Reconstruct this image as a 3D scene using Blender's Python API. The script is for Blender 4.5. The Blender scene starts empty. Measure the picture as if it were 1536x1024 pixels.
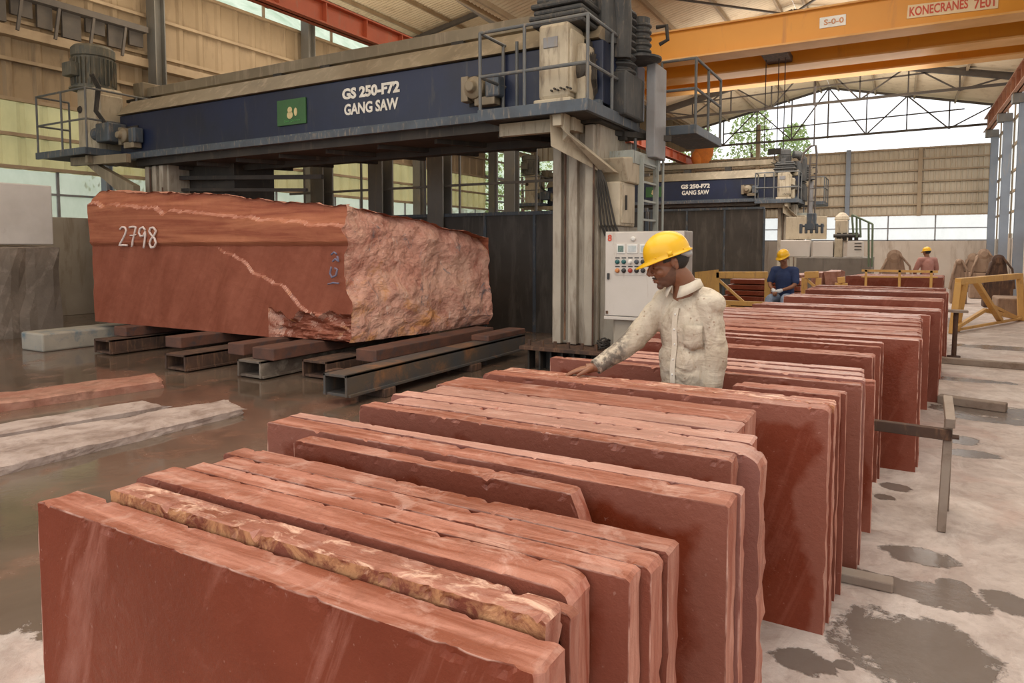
import bpy, bmesh, math, random
from mathutils import Vector, Matrix, noise, Euler
R = random.Random(7)
C = bpy.context.scene.collection
PI = math.pi

# ------------------------------------------------------------------ survey of the place
F = 1024.; CX = 768.; CY = 432.; TH = math.radians(3.47); YAW = math.radians(29.6); H = 1.70
fw = (-math.sin(YAW)*math.cos(TH), math.cos(YAW)*math.cos(TH), -math.sin(TH))
rt = (math.cos(YAW), math.sin(YAW), 0)
up = (rt[1]*fw[2]-rt[2]*fw[1], rt[2]*fw[0]-rt[0]*fw[2], rt[0]*fw[1]-rt[1]*fw[0])
def _ray(x, y):
    a = (x-CX)/F; b = -(y-CY)/F
    return [fw[i]+a*rt[i]+b*up[i] for i in range(3)]
def aty(x, y, Y):
    d = _ray(x, y); t = Y/d[1]; return Vector((t*d[0], Y, H+t*d[2]))
def atz(x, y, z):
    d = _ray(x, y); t = (z-H)/d[2]; return Vector((t*d[0], t*d[1], z))
def atx(x, y, X):
    d = _ray(x, y); t = X/d[0]; return Vector((X, t*d[1], H+t*d[2]))

# ------------------------------------------------------------------ materials
MC = {}
def nt(name):
    m = bpy.data.materials.new(name); m.use_nodes = True
    n = m.node_tree; n.nodes.clear()
    out = n.nodes.new('ShaderNodeOutputMaterial'); b = n.nodes.new('ShaderNodeBsdfPrincipled')
    n.links.new(b.outputs[0], out.inputs[0])
    return m, n, b
def N(n, t, **k):
    x = n.nodes.new(t)
    for a, v in k.items(): setattr(x, a, v)
    return x
def setin(n, node, i, v):
    if isinstance(v, bpy.types.NodeSocket): n.links.new(v, node.inputs[i])
    elif v is not None: node.inputs[i].default_value = v
def math_(n, op, a, b=None, c=None, clamp=False):
    x = N(n, 'ShaderNodeMath', operation=op, use_clamp=clamp)
    setin(n, x, 0, a); setin(n, x, 1, b); setin(n, x, 2, c); return x.outputs[0]
def mixc(n, f, a, b):
    x = N(n, 'ShaderNodeMix', data_type='RGBA')
    setin(n, x, 0, f)
    for i, v in ((6, a), (7, b)):
        if isinstance(v, tuple): v = (*v, 1) if len(v) == 3 else v
        setin(n, x, i, v)
    return x.outputs[2]
def ramp(n, v, a, b):
    x = N(n, 'ShaderNodeMapRange', clamp=True); setin(n, x, 0, v); x.inputs[1].default_value = a; x.inputs[2].default_value = b
    return x.outputs[0]
def pos(n, scale=(1, 1, 1), rot=(0, 0, 0), obj=False):
    if obj: s = N(n, 'ShaderNodeTexCoord').outputs['Object']
    else: s = N(n, 'ShaderNodeNewGeometry').outputs['Position']
    m = N(n, 'ShaderNodeMapping'); n.links.new(s, m.inputs[0])
    m.inputs['Scale'].default_value = scale; m.inputs['Rotation'].default_value = rot
    return m.outputs[0]
def slant(n, ang, scale, obj=False):
    s = N(n, 'ShaderNodeTexCoord').outputs['Object'] if obj else N(n, 'ShaderNodeNewGeometry').outputs['Position']
    a = N(n, 'ShaderNodeMapping'); n.links.new(s, a.inputs[0]); a.inputs['Rotation'].default_value = (0, ang, 0)
    b = N(n, 'ShaderNodeMapping'); n.links.new(a.outputs[0], b.inputs[0]); b.inputs['Scale'].default_value = scale
    return b.outputs[0]
def noi(n, vec, scale=1, detail=4, rough=.55, dist=0):
    x = N(n, 'ShaderNodeTexNoise'); n.links.new(vec, x.inputs['Vector'])
    x.inputs['Scale'].default_value = scale; x.inputs['Detail'].default_value = detail
    x.inputs['Roughness'].default_value = rough; x.inputs['Distortion'].default_value = dist
    return x.outputs['Fac']
def bump(n, b, h, strength=.3, dist=.01):
    x = N(n, 'ShaderNodeBump'); x.inputs['Strength'].default_value = strength; x.inputs['Distance'].default_value = dist
    n.links.new(h, x.inputs['Height']); n.links.new(x.outputs[0], b.inputs['Normal'])

def paint(name, col, col2=None, rough=.55, metal=0., scale=3., dirt=None, dirt_amt=.35, bmp=.15, obj=True, streak=True):
    """painted/dusty surface: two tones, dirt patches, light bump"""
    if name in MC: return MC[name]
    m, n, b = nt(name)
    col2 = col2 or tuple(c*.72 for c in col)
    p = pos(n, obj=obj)
    f1 = ramp(n, noi(n, p, scale, 5, .6), .35, .68)
    c = mixc(n, f1, col, col2)
    if dirt:
        ps = pos(n, (4, 4, .7) if streak else (1, 1, 1), obj=obj)
        f2 = ramp(n, noi(n, ps, scale*1.3, 6, .65, .4), .62-dirt_amt*.35, .75)
        c = mixc(n, f2, c, dirt)
    n.links.new(c, b.inputs['Base Color'])
    b.inputs['Roughness'].default_value = rough; b.inputs['Metallic'].default_value = metal
    bump(n, b, noi(n, p, scale*8, 3), bmp, .01)
    MC[name] = m; return m

def stone(name, wet=.35, tone=1., yellow=0., grey=0., streaks=.5):
    m, n, b = nt(name)
    g = N(n, 'ShaderNodeNewGeometry'); s = N(n, 'ShaderNodeSeparateXYZ'); n.links.new(g.outputs['Normal'], s.inputs[0])
    gen = N(n, 'ShaderNodeTexCoord').outputs['Generated']; gs = N(n, 'ShaderNodeSeparateXYZ'); n.links.new(gen, gs.inputs[0])
    oi = N(n, 'ShaderNodeObjectInfo').outputs['Random']
    # face: dark red with slanting veins
    pv = slant(n, -.38, (6, 6, .8))
    v1 = noi(n, pv, 1.6, 8, .68, .5)
    v2 = noi(n, pos(n), 1.6, 4, .6)
    dark = tuple(x*tone for x in (.155, .036, .020)); mid = tuple(x*tone for x in (.225, .060, .036)); pink = (.34, .135, .10)
    c = mixc(n, ramp(n, v2, .3, .7), dark, mid)
    c = mixc(n, math_(n, 'MULTIPLY', ramp(n, v1, .53, .70), streaks), c, pink)
    m2 = noi(n, pos(n), 7, 7, .75, .8)
    c = mixc(n, math_(n, 'MULTIPLY', ramp(n, m2, .56, .70), .20), c, (.34, .14, .105))
    # pale dry border towards the edges of the face
    ex = math_(n, 'MINIMUM', gs.outputs[0], math_(n, 'SUBTRACT', 1., gs.outputs[0]))
    ex = math_(n, 'MULTIPLY', ex, 1.7)
    ez = math_(n, 'SUBTRACT', 1., gs.outputs[2])
    e = math_(n, 'MINIMUM', ex, ez)
    e = math_(n, 'ADD', e, math_(n, 'MULTIPLY', math_(n, 'SUBTRACT', noi(n, pos(n), 2.2, 4, .6), .5), .34))
    ef = math_(n, 'MULTIPLY', ramp(n, e, .10, .07), wet)
    c = mixc(n, ef, c, (.285, .115, .085))
    arris_highlight = math_(n, 'MAXIMUM', ramp(n, gs.outputs[2], .9925, .996), ramp(n, ex, .007, .004))  # edge highlight painted into the colour as a thin pale line
    c = mixc(n, math_(n, 'MULTIPLY', arris_highlight, ramp(n, noi(n, pos(n), 9, 3), .4, .6)), c, (.70, .43, .35))
    specks = ramp(n, noi(n, pos(n), 60, 2), .70, .76)
    c = mixc(n, math_(n, 'MULTIPLY', specks, .25), c, (.6, .38, .32))
    # top: dusty pink streaked along the slab
    t1 = noi(n, pos(n, (.8, 9, 1)), 3., 6, .65, .5)
    t2 = noi(n, pos(n, (2, 5, 1)), 2., 5, .65, .3)
    top = mixc(n, ramp(n, t1, .38, .66), (.235, .078, .047), (.46, .22, .165))
    top = mixc(n, math_(n, 'MULTIPLY', ramp(n, t2, .56, .72), .75), top, (.60, .39, .32))
    t3 = noi(n, pos(n, (1.2, 30, 4)), 3., 6, .7, .3)
    top = mixc(n, math_(n, 'MULTIPLY', ramp(n, t3, .60, .70), .7), top, (.16, .06, .04))
    t4 = noi(n, pos(n), 5.5, 7, .72, 1.2)
    top = mixc(n, math_(n, 'MULTIPLY', ramp(n, t4, .54, .64), .45), top, (.56, .36, .30))
    top = mixc(n, math_(n, 'MULTIPLY', ramp(n, t4, .45, .36), .40), top, (.22, .085, .055))
    if yellow:
        ty = noi(n, pos(n, (2.5, 5, 1)), 4., 6, .7, .8)
        top = mixc(n, math_(n, 'MULTIPLY', ramp(n, ty, .5, .62), yellow), top, (.78, .52, .40))
        fy = noi(n, pos(n, (3, 3, 3)), 4., 6, .7, .8)
        zone = ramp(n, gs.outputs[2], .955, .965)
        c = mixc(n, math_(n, 'MULTIPLY', math_(n, 'MULTIPLY', ramp(n, fy, .42, .58), yellow), zone), c, (.66, .36, .20))
    if grey: top = mixc(n, grey, top, (.52, .34, .29)); c = mixc(n, grey*.7, c, (.33, .19, .175))
    # ends: light pink vertical streaks
    e1 = noi(n, pos(n, (8, 8, .9)), 2.2, 5, .6, .6)
    end = mixc(n, ramp(n, e1, .36, .62), (.36, .125, .088), (.60, .32, .255))
    c = mixc(n, ramp(n, math_(n, 'ABSOLUTE', s.outputs[0]), .45, .75), c, end)
    c = mixc(n, ramp(n, s.outputs[2], .45, .8), c, top)
    # per-slab shade
    hv = N(n, 'ShaderNodeHueSaturation'); n.links.new(c, hv.inputs['Color'])
    n.links.new(math_(n, 'MULTIPLY_ADD', oi, .26, .86), hv.inputs['Value']); hv.inputs['Saturation'].default_value = 1.10
    n.links.new(hv.outputs[0], b.inputs['Base Color'])
    wetr = ramp(n, noi(n, pos(n), 1.3, 3), .42, .6)
    n.links.new(math_(n, 'MULTIPLY_ADD', wetr, .35, .30), b.inputs['Roughness'])
    b.inputs['Specular IOR Level'].default_value = .33
    hsum = math_(n, 'ADD', noi(n, pos(n), 34, 6, .7), math_(n, 'MULTIPLY', noi(n, pos(n), 6, 6, .7), .8))
    bump(n, b, hsum, .35, .012)
    return m

M = {}
M['stone'] = stone('red_sandstone', .55)
M['stone2'] = stone('red_sandstone_dark', .35, .85)
M['stone_wet'] = stone('red_sandstone_wet', .9, 1.05)
M['stone_y'] = stone('red_sandstone_crystal_edge', .45, 1.1, yellow=.9)
M['stone_s'] = stone('red_sandstone_streaked', .0, 1.05, streaks=1.)
M['stone_g'] = stone('red_sandstone_dusty', .9, 1.05, grey=.45)

def rough_block():
    m, n, b = nt('rough_red_block')
    g = N(n, 'ShaderNodeNewGeometry'); s = N(n, 'ShaderNodeSeparateXYZ'); n.links.new(g.outputs['Normal'], s.inputs[0])
    p = pos(n, obj=True); sp = N(n, 'ShaderNodeSeparateXYZ'); n.links.new(p, sp.inputs[0])
    f = noi(n, slant(n, -.5, (3, 3, .7), obj=True), 1.3, 7, .65, .5)
    front = mixc(n, ramp(n, f, .35, .7), (.215, .056, .028), (.30, .092, .052))
    # horizontally bedded upper band
    bed = noi(n, pos(n, (.35, 1, 6), (0, .04, 0), obj=True), 1.2, 6, .65, .6)
    band = mixc(n, ramp(n, bed, .35, .65), (.22, .05, .024), (.46, .17, .085))
    front = mixc(n, math_(n, 'MULTIPLY', ramp(n, sp.outputs[2], 1.31, 1.36), .85), front, band)
    vor = noi(n, p, 2.2, 8, .72, 1.2)
    end = mixc(n, ramp(n, vor, .30, .58), (.34, .115, .078), (.66, .36, .275))  # broken end mottling, lightened to paint in the light falling on this side
    end = mixc(n, math_(n, 'MULTIPLY', ramp(n, noi(n, p, 1.1, 6, .7, 1.2), .50, .62), .75), end, (.66, .40, .30))
    end = mixc(n, math_(n, 'MULTIPLY', ramp(n, noi(n, p, .9, 6, .7, 1.4), .56, .64), .8), end, (.60, .27, .09))
    end = mixc(n, math_(n, 'MULTIPLY', ramp(n, noi(n, pos(n, (1, 1.2, .6), obj=True), 2.1, 7, .75, 2.), .58, .64), .8), end, (.22, .19, .20))
    end = mixc(n, math_(n, 'MULTIPLY', ramp(n, noi(n, pos(n, (1.4, 1.4, .7), obj=True), 4.5, 7, .75, 2.), .60, .66), .7), end, (.70, .55, .47))
    c = mixc(n, ramp(n, s.outputs[0], .30, .62), front, end)
    c = mixc(n, math_(n, 'MULTIPLY', ramp(n, s.outputs[2], .5, .95), math_(n, 'MULTIPLY_ADD', ramp(n, vor, .4, .6), .5, .2)), c, (.62, .33, .25))
    n.links.new(c, b.inputs['Base Color']); b.inputs['Roughness'].default_value = .62
    b.inputs['Specular IOR Level'].default_value = .3
    rg = ramp(n, s.outputs[0], .2, .6)
    hh = math_(n, 'MULTIPLY', noi(n, p, 3.5, 7, .62, .5), math_(n, 'MULTIPLY_ADD', rg, 1.0, .18))
    bump(n, b, hh, .8, .08)
    return m
M['block'] = rough_block()

def floor_mat():
    m, n, b = nt('wet_concrete_floor')
    p = pos(n); sp = N(n, 'ShaderNodeSeparateXYZ'); n.links.new(p, sp.inputs[0])
    big = noi(n, p, .55, 6, .6, .5); med = noi(n, p, 2.2, 7, .65, .6); fine = noi(n, p, 14, 5, .65)
    dry = mixc(n, ramp(n, med, .36, .66), (.38, .31, .275), (.58, .50, .455))
    dry = mixc(n, math_(n, 'MULTIPLY', ramp(n, fine, .5, .7), .35), dry, (.30, .235, .20))
    dry = mixc(n, math_(n, 'MULTIPLY', ramp(n, noi(n, p, 1.1, 5, .6, 1.), .54, .66), .35), dry, (.45, .27, .215))
    dry = mixc(n, math_(n, 'MULTIPLY', ramp(n, noi(n, p, 5.5, 8, .75, 1.0), .50, .62), .40), dry, (.27, .20, .17))
    dry = mixc(n, math_(n, 'MULTIPLY', ramp(n, noi(n, pos(n, (1, .5, 1)), 2.6, 8, .7, .8), .52, .60), .35), dry, (.68, .62, .58))
    dist = math_(n, 'MULTIPLY', math_(n, 'SUBTRACT', noi(n, p, 5., 6, .7, .3), .5), 1.7)
    # damp patches on the dry right-hand side
    spots = [(0.10, 3.26, 0.31, 0.30), (-0.30, 2.95, 0.12, 0.09), (-0.15, 3.00, 0.04, 0.04), (0.23, 3.85, 0.21, 0.14), (-0.03, 3.85, 0.24, 0.10), (0.28, 4.00, 0.08, 0.07), (0.51, 3.92, 0.13, 0.12), (0.13, 4.30, 0.18, 0.12), (0.01, 5.47, 0.10, 0.09), (0.55, 6.67, 0.19, 0.13), (0.62, 8.43, 0.28, 0.29), (-0.05, 5.21, 0.07, 0.06), (0.94, 8.52, 0.41, 0.36), (0.51, 7.10, 0.18, 0.15), (-0.26, 3.96, 0.11, 0.07), (.95, 8.1, .5, .16), (.8, 10.4, .5, .15), (1.6, 14., .8, .3)]
    acc = None
    for (x, y, rx, ry) in spots:
        dx = math_(n, 'DIVIDE', math_(n, 'SUBTRACT', sp.outputs[0], x), rx)
        dy = math_(n, 'DIVIDE', math_(n, 'SUBTRACT', sp.outputs[1], y), ry)
        d = math_(n, 'SQRT', math_(n, 'ADD', math_(n, 'MULTIPLY', dx, dx), math_(n, 'MULTIPLY', dy, dy)))
        acc = d if acc is None else math_(n, 'MINIMUM', acc, d)
    spot = ramp(n, math_(n, 'ADD', acc, dist), 1.04, .92)
    damp = math_(n, 'MULTIPLY', spot, .88)
    c = mixc(n, damp, dry, (.125, .102, .086))
    # standing water on the left
    xl = math_(n, 'ADD', sp.outputs[0], math_(n, 'MULTIPLY', dist, .5))
    left = ramp(n, xl, -1.9, -2.5)
    island = ramp(n, math_(n, 'ADD', math_(n, 'SQRT', math_(n, 'ADD',
        math_(n, 'POWER', math_(n, 'DIVIDE', math_(n, 'ADD', sp.outputs[0], 3.15), .62), 2.),
        math_(n, 'POWER', math_(n, 'DIVIDE', math_(n, 'SUBTRACT', sp.outputs[1], 1.02), .52), 2.))), dist), 1.0, .9)
    water = math_(n, 'MULTIPLY', left, math_(n, 'SUBTRACT', 1., island))
    mud = mixc(n, ramp(n, big, .35, .65), (.085, .060, .043), (.165, .122, .092))
    mud = mixc(n, math_(n, 'MULTIPLY', ramp(n, med, .5, .62), .5), mud, (.20, .10, .065))
    c = mixc(n, water, c, mud)
    n.links.new(c, b.inputs['Base Color'])
    rr = mixc(n, water, (.62,)*3, (.07,)*3)
    rr = mixc(n, math_(n, 'MULTIPLY', spot, math_(n, 'SUBTRACT', 1., left)), rr, (.22,)*3)
    rr = mixc(n, math_(n, 'MULTIPLY', math_(n, 'MULTIPLY', ramp(n, med, .52, .66), water), .6), rr, (.45,)*3)
    n.links.new(rr, b.inputs['Roughness'])
    hh = math_(n, 'MULTIPLY', math_(n, 'ADD', fine, med), math_(n, 'SUBTRACT', 1.05, math_(n, 'MAXIMUM', water, damp)))
    bump(n, b, hh, .5, .02)
    return m
M['floor'] = floor_mat()

M['navy'] = paint('navy_paint', (.010, .017, .050), (.008, .012, .030), .42, dirt=(.05, .048, .05), dirt_amt=.12, scale=1.2)
M['olive'] = paint('dusty_olive_steel', (.24, .195, .13), (.17, .135, .09), .6, dirt=(.36, .29, .21), dirt_amt=.3, scale=1.1)
M['cream'] = paint('dusty_cream_paint', (.50, .43, .32), (.38, .315, .225), .6, dirt=(.17, .13, .09), dirt_amt=.25, scale=2)
M['dark'] = paint('blackened_steel', (.022, .019, .017), (.045, .036, .028), .7, dirt=(.09, .07, .05), dirt_amt=.15, scale=2)
M['slate'] = paint('slate_blue_steel', (.075, .095, .12), (.055, .065, .08), .55, dirt=(.30, .24, .17), dirt_amt=.22, scale=3)
M['rail'] = paint('rail_steel', (.085, .095, .105), (.13, .125, .115), .5, dirt=(.25, .19, .13), dirt_amt=.15, scale=3)
M['ladder'] = paint('pale_ladder_steel', (.36, .38, .35), (.27, .29, .27), .5, dirt=(.2, .16, .11), dirt_amt=.15, scale=3)
M['motor'] = paint('dusty_motor_green', (.075, .082, .075), (.14, .13, .10), .65, dirt=(.28, .22, .15), dirt_amt=.3, scale=3)
M['hose'] = paint('dusty_black_rubber', (.035, .036, .038), (.06, .058, .055), .6, dirt=(.15, .12, .09), dirt_amt=.2, scale=4)
M['greypanel'] = paint('grey_panel', (.27, .27, .28), (.20, .19, .19), .5, dirt=(.30, .22, .14), dirt_amt=.12, scale=2)
M['column'] = paint('stained_column', (.42, .37, .30), (.30, .26, .205), .65, dirt=(.15, .105, .07), dirt_amt=.35, scale=1.3)
M['rust'] = paint('rusty_steel', (.095, .048, .03), (.05, .03, .022), .8, dirt=(.22, .12, .065), dirt_amt=.3, scale=3)
M['boxpale'] = paint('pale_spotted_beam', (.17, .14, .11), (.09, .06, .045), .7, dirt=(.30, .25, .20), dirt_amt=.25, scale=3, streak=False)
M['boxbeam'] = paint('worn_blue_black_beam', (.055, .060, .065), (.10, .075, .055), .5, dirt=(.28, .13, .055), dirt_amt=.25, scale=2, streak=False)
M['wood'] = paint('stained_timber', (.15, .062, .038), (.08, .04, .03), .8, dirt=(.05, .045, .05), dirt_amt=.2, scale=4, streak=False)
M['timber'] = paint('grey_timber', (.30, .245, .20), (.22, .165, .13), .8, dirt=(.14, .09, .06), dirt_amt=.2, scale=4, streak=False)
M['cabinet'] = paint('cabinet_grey', (.60, .55, .50), (.55, .50, .445), .45, dirt=(.40, .32, .25), dirt_amt=.05, scale=1.5)
M['cab_dark'] = paint('cabinet_side', (.38, .35, .32), None, .5)
M['white'] = paint('lettering_white', (.78, .76, .70), (.60, .57, .50), .6, scale=9)
M['sheet'] = paint('dusty_cream_sheet', (.50, .40, .27), (.42, .33, .22), .6, dirt=(.24, .18, .115), dirt_amt=.25, scale=.7)
M['sheetL'] = paint('dusty_brown_sheet', (.37, .275, .175), (.30, .22, .135), .65, dirt=(.20, .14, .085), dirt_amt=.3, scale=.6)
M['sheetB'] = paint('back_wall_sheet', (.60, .52, .40), (.53, .45, .34), .6, dirt=(.42, .35, .25), dirt_amt=.2, scale=.6)
M['roof'] = paint('roof_sheet', (.80, .68, .50), (.72, .60, .43), .6, dirt=(.55, .43, .29), dirt_amt=.25, scale=.5)
M['purlin'] = paint('purlin_paint', (.42, .32, .21), (.33, .24, .155), .6, scale=2)
M['truss'] = paint('truss_steel', (.085, .075, .07), (.12, .10, .085), .6, scale=3)
M['bluecol'] = paint('blue_grey_column', (.25, .29, .35), (.20, .225, .27), .5, dirt=(.33, .29, .24), dirt_amt=.1, scale=1.2)
M['greycol'] = paint('dusty_grey_column', (.17, .165, .155), (.13, .12, .105), .6, dirt=(.24, .19, .13), dirt_amt=.2, scale=1)
M['crane'] = paint('crane_yellow', (.72, .30, .022), (.66, .265, .018), .42, dirt=(.50, .20, .03), dirt_amt=.05, scale=.6, bmp=.04)
M['crane_d'] = paint('crane_flange', (.78, .42, .14), (.60, .28, .06), .5, scale=.8)
M['orange'] = paint('runway_orange', (.52, .115, .045), (.40, .09, .04), .55, dirt=(.35, .17, .10), dirt_amt=.15, scale=1.5)
M['rustrail'] = paint('faded_rust_paint', (.42, .19, .12), (.50, .30, .21), .6, dirt=(.3, .12, .07), dirt_amt=.25, scale=1.5)
M['yframe'] = paint('ochre_frame_paint', (.62, .36, .10), (.52, .29, .085), .55, dirt=(.30, .17, .08), dirt_amt=.2, scale=3)
M['lowwall'] = paint('low_plaster_wall', (.62, .535, .46), (.54, .45, .37), .8, dirt=(.40, .31, .24), dirt_amt=.3, scale=.8)
M['lowwallL'] = paint('grey_plaster_wall', (.42, .37, .31), (.34, .29, .23), .8, dirt=(.22, .17, .12), dirt_amt=.3, scale=.8)
M['tank'] = paint('damp_concrete', (.19, .165, .14), (.14, .12, .10), .7, dirt=(.10, .085, .07), dirt_amt=.3, scale=.9)
M['enclosure'] = paint('splashed_dark_panel', (.075, .065, .056), (.045, .038, .032), .6, dirt=(.13, .115, .098), dirt_amt=.35, scale=.9)
M['whiteblock'] = paint('white_stone', (.68, .64, .61), (.58, .54, .51), .7, dirt=(.40, .34, .30), dirt_amt=.1, scale=1.5, streak=False)
M['greyblock'] = paint('rough_grey_stone', (.155, .125, .10), (.23, .185, .15), .85, dirt=(.40, .33, .28), dirt_amt=.30, scale=1.6, bmp=.8, streak=False)
M['palecon'] = paint('pale_crusted_concrete', (.46, .37, .33), (.34, .26, .225), .7, dirt=(.17, .11, .085), dirt_amt=.45, scale=3.5, bmp=.6, streak=False)
M['redkerb'] = paint('red_stone_kerb', (.30, .12, .08), (.42, .22, .16), .5, dirt=(.18, .08, .05), dirt_amt=.3, scale=4, bmp=.6, streak=False)
M['bluecon'] = paint('blue_marked_concrete', (.30, .28, .235), (.40, .36, .30), .7, dirt=(.08, .16, .21), dirt_amt=.2, scale=2, streak=False)
M['green'] = paint('green_sign', (.035, .12, .035), (.03, .095, .03), .5)
M['signpale'] = paint('sign_figure', (.60, .50, .26), (.5, .40, .2), .6, scale=20)
M['signgreen'] = paint('sign_text_green', (.10, .32, .10), None, .6)
M['red'] = paint('red_lettering', (.62, .07, .03), (.55, .10, .06), .6)
M['plate'] = paint('cream_plate', (.80, .64, .42), (.75, .55, .32), .6)
M['chalk'] = paint('chalk_paint', (.74, .64, .60), (.60, .46, .41), .85, scale=14)
M['bluechalk'] = paint('blue_marking', (.13, .16, .26), (.22, .13, .14), .85, scale=10)
M['skin'] = paint('brown_skin', (.255, .108, .056), (.205, .082, .042), .48, scale=9, bmp=.05)
M['stubble'] = paint('stubbled_skin', (.120, .058, .036), (.155, .070, .042), .6, scale=50, bmp=.2)
M['hair'] = paint('black_hair', (.012, .010, .010), (.02, .017, .015), .55, scale=40, bmp=.4)
M['stache'] = paint('thin_moustache', (.05, .028, .02), None, .7)
M['helmet'] = paint('yellow_helmet', (.82, .47, .008), (.78, .43, .008), .28, scale=3, bmp=.01)
M['strap'] = paint('grey_strap', (.42, .42, .42), None, .6)
M['bluetee'] = paint('navy_cotton', (.022, .040, .115), (.016, .028, .085), .85, scale=8, bmp=.3)
M['jeans'] = paint('pale_denim', (.25, .30, .40), (.12, .15, .21), .85, scale=6, bmp=.3)
M['trouser'] = paint('dark_trousers', (.035, .035, .04), None, .85)
M['pinkshirt'] = paint('dusty_pink_shirt', (.42, .22, .19), (.34, .15, .12), .85, scale=5, bmp=.3)
M['glove'] = paint('white_glove', (.62, .62, .64), None, .8)
M['eye'] = paint('eye_dark', (.02, .012, .01), None, .2)
M['lip'] = paint('lip', (.24, .085, .065), None, .5)
M['screen'] = paint('screen_grey', (.52, .55, .55), (.42, .46, .46), .25, scale=30)
M['lcd'] = paint('lcd_green', (.06, .13, .11), (.20, .26, .22), .3, scale=60)
M['teal'] = paint('teal_button', (.02, .13, .13), None, .35)
M['blk'] = paint('black_knob', (.03, .03, .03), None, .4)
M['redb'] = paint('red_button', (.40, .05, .03), None, .35)
M['whitelamp'] = paint('white_lamp', (.85, .83, .78), None, .3)
M['amber'] = paint('amber_button', (.65, .25, .08), None, .35)
M['leaf'] = paint('leaf_green', (.30, .42, .16), (.46, .52, .24), .8, scale=1.5, bmp=.6)  # foliage green, paled so distance haze is painted into the colour
M['hill'] = paint('pale_hillside', (.58, .64, .50), (.36, .46, .32), .9, scale=.5, bmp=.6, streak=False)
M['orangeleaf'] = paint('orange_drapery', (.80, .25, .04), (.62, .18, .04), .8, scale=4)
M['outside'] = paint('outside_ground', (.45, .42, .33), (.32, .34, .22), .9, scale=.3)
M['dustpile'] = paint('dusty_brown_machine', (.33, .225, .155), (.22, .14, .095), .8, dirt=(.12, .07, .05), dirt_amt=.3, scale=2)
M['rope'] = paint('cable', (.05, .035, .03), None, .7)

def shirt_mat():
    m, n, b = nt('spattered_shirt_cloth')
    p = pos(n, obj=True)
    c = mixc(n, ramp(n, noi(n, p, 5, 5, .6), .35, .65), (.62, .54, .43), (.50, .42, .32))
    c = mixc(n, math_(n, 'MULTIPLY', ramp(n, noi(n, p, 6, 7, .75, .8), .50, .66), .75), c, (.38, .30, .22))
    v = N(n, 'ShaderNodeTexVoronoi'); n.links.new(p, v.inputs['Vector']); v.inputs['Scale'].default_value = 30
    sk = math_(n, 'MULTIPLY', ramp(n, v.outputs['Distance'], .20, .08), ramp(n, noi(n, p, 9, 3), .42, .50))
    c = mixc(n, math_(n, 'MULTIPLY', sk, .75), c, (.24, .13, .085))
    sp = N(n, 'ShaderNodeSeparateXYZ'); n.links.new(p, sp.inputs[0])
    # dark smear on the right forearm (object x < -.3)
    fx = math_(n, 'MULTIPLY', ramp(n, sp.outputs[0], -.26, -.31), ramp(n, sp.outputs[0], -.46, -.42))
    fs = math_(n, 'MULTIPLY', fx, ramp(n, noi(n, p, 22, 5, .7), .40, .56))
    c = mixc(n, math_(n, 'MULTIPLY', fs, .85), c, (.10, .085, .075))
    n.links.new(c, b.inputs['Base Color']); b.inputs['Roughness'].default_value = .85
    b.inputs['Specular IOR Level'].default_value = .2
    w1 = noi(n, pos(n, (3, 3, 1), (.3, .5, 0), obj=True), 4.5, 3, .5, 1.6)
    w2 = noi(n, pos(n, (1, 1, 2.5), (0, -.5, 0), obj=True), 9, 3, .5, 1.5)
    bump(n, b, math_(n, 'ADD', w1, math_(n, 'MULTIPLY', w2, .5)), .7, .02)
    return m
M['shirt'] = shirt_mat()
M['collar'] = paint('collar_cloth', (.68, .60, .49), (.58, .50, .39), .85, scale=12)

def glass_mat(name, col, trans):
    m = bpy.data.materials.new(name); m.use_nodes = True; n = m.node_tree; n.nodes.clear()
    o = N(n, 'ShaderNodeOutputMaterial'); mx = N(n, 'ShaderNodeMixShader'); t = N(n, 'ShaderNodeBsdfTransparent')
    ad = N(n, 'ShaderNodeMixShader'); tl = N(n, 'ShaderNodeBsdfTranslucent'); df = N(n, 'ShaderNodeBsdfDiffuse')
    f = ramp(n, noi(n, pos(n, (1, 1, .5)), .9, 5, .65), .3, .7)
    c = mixc(n, f, col, tuple(x*.7 for x in col))
    n.links.new(c, tl.inputs[0]); n.links.new(c, df.inputs[0]); ad.inputs[0].default_value = .3
    n.links.new(tl.outputs[0], ad.inputs[1]); n.links.new(df.outputs[0], ad.inputs[2])
    mx.inputs[0].default_value = trans; n.links.new(ad.outputs[0], mx.inputs[1]); n.links.new(t.outputs[0], mx.inputs[2])
    n.links.new(mx.outputs[0], o.inputs[0]); return m
M['fibre'] = glass_mat('yellowed_fibreglass_sheet', (.72, .60, .30), .06)
M['glass'] = glass_mat('dusty_window_glass', (.86, .86, .78), .40)

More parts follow.
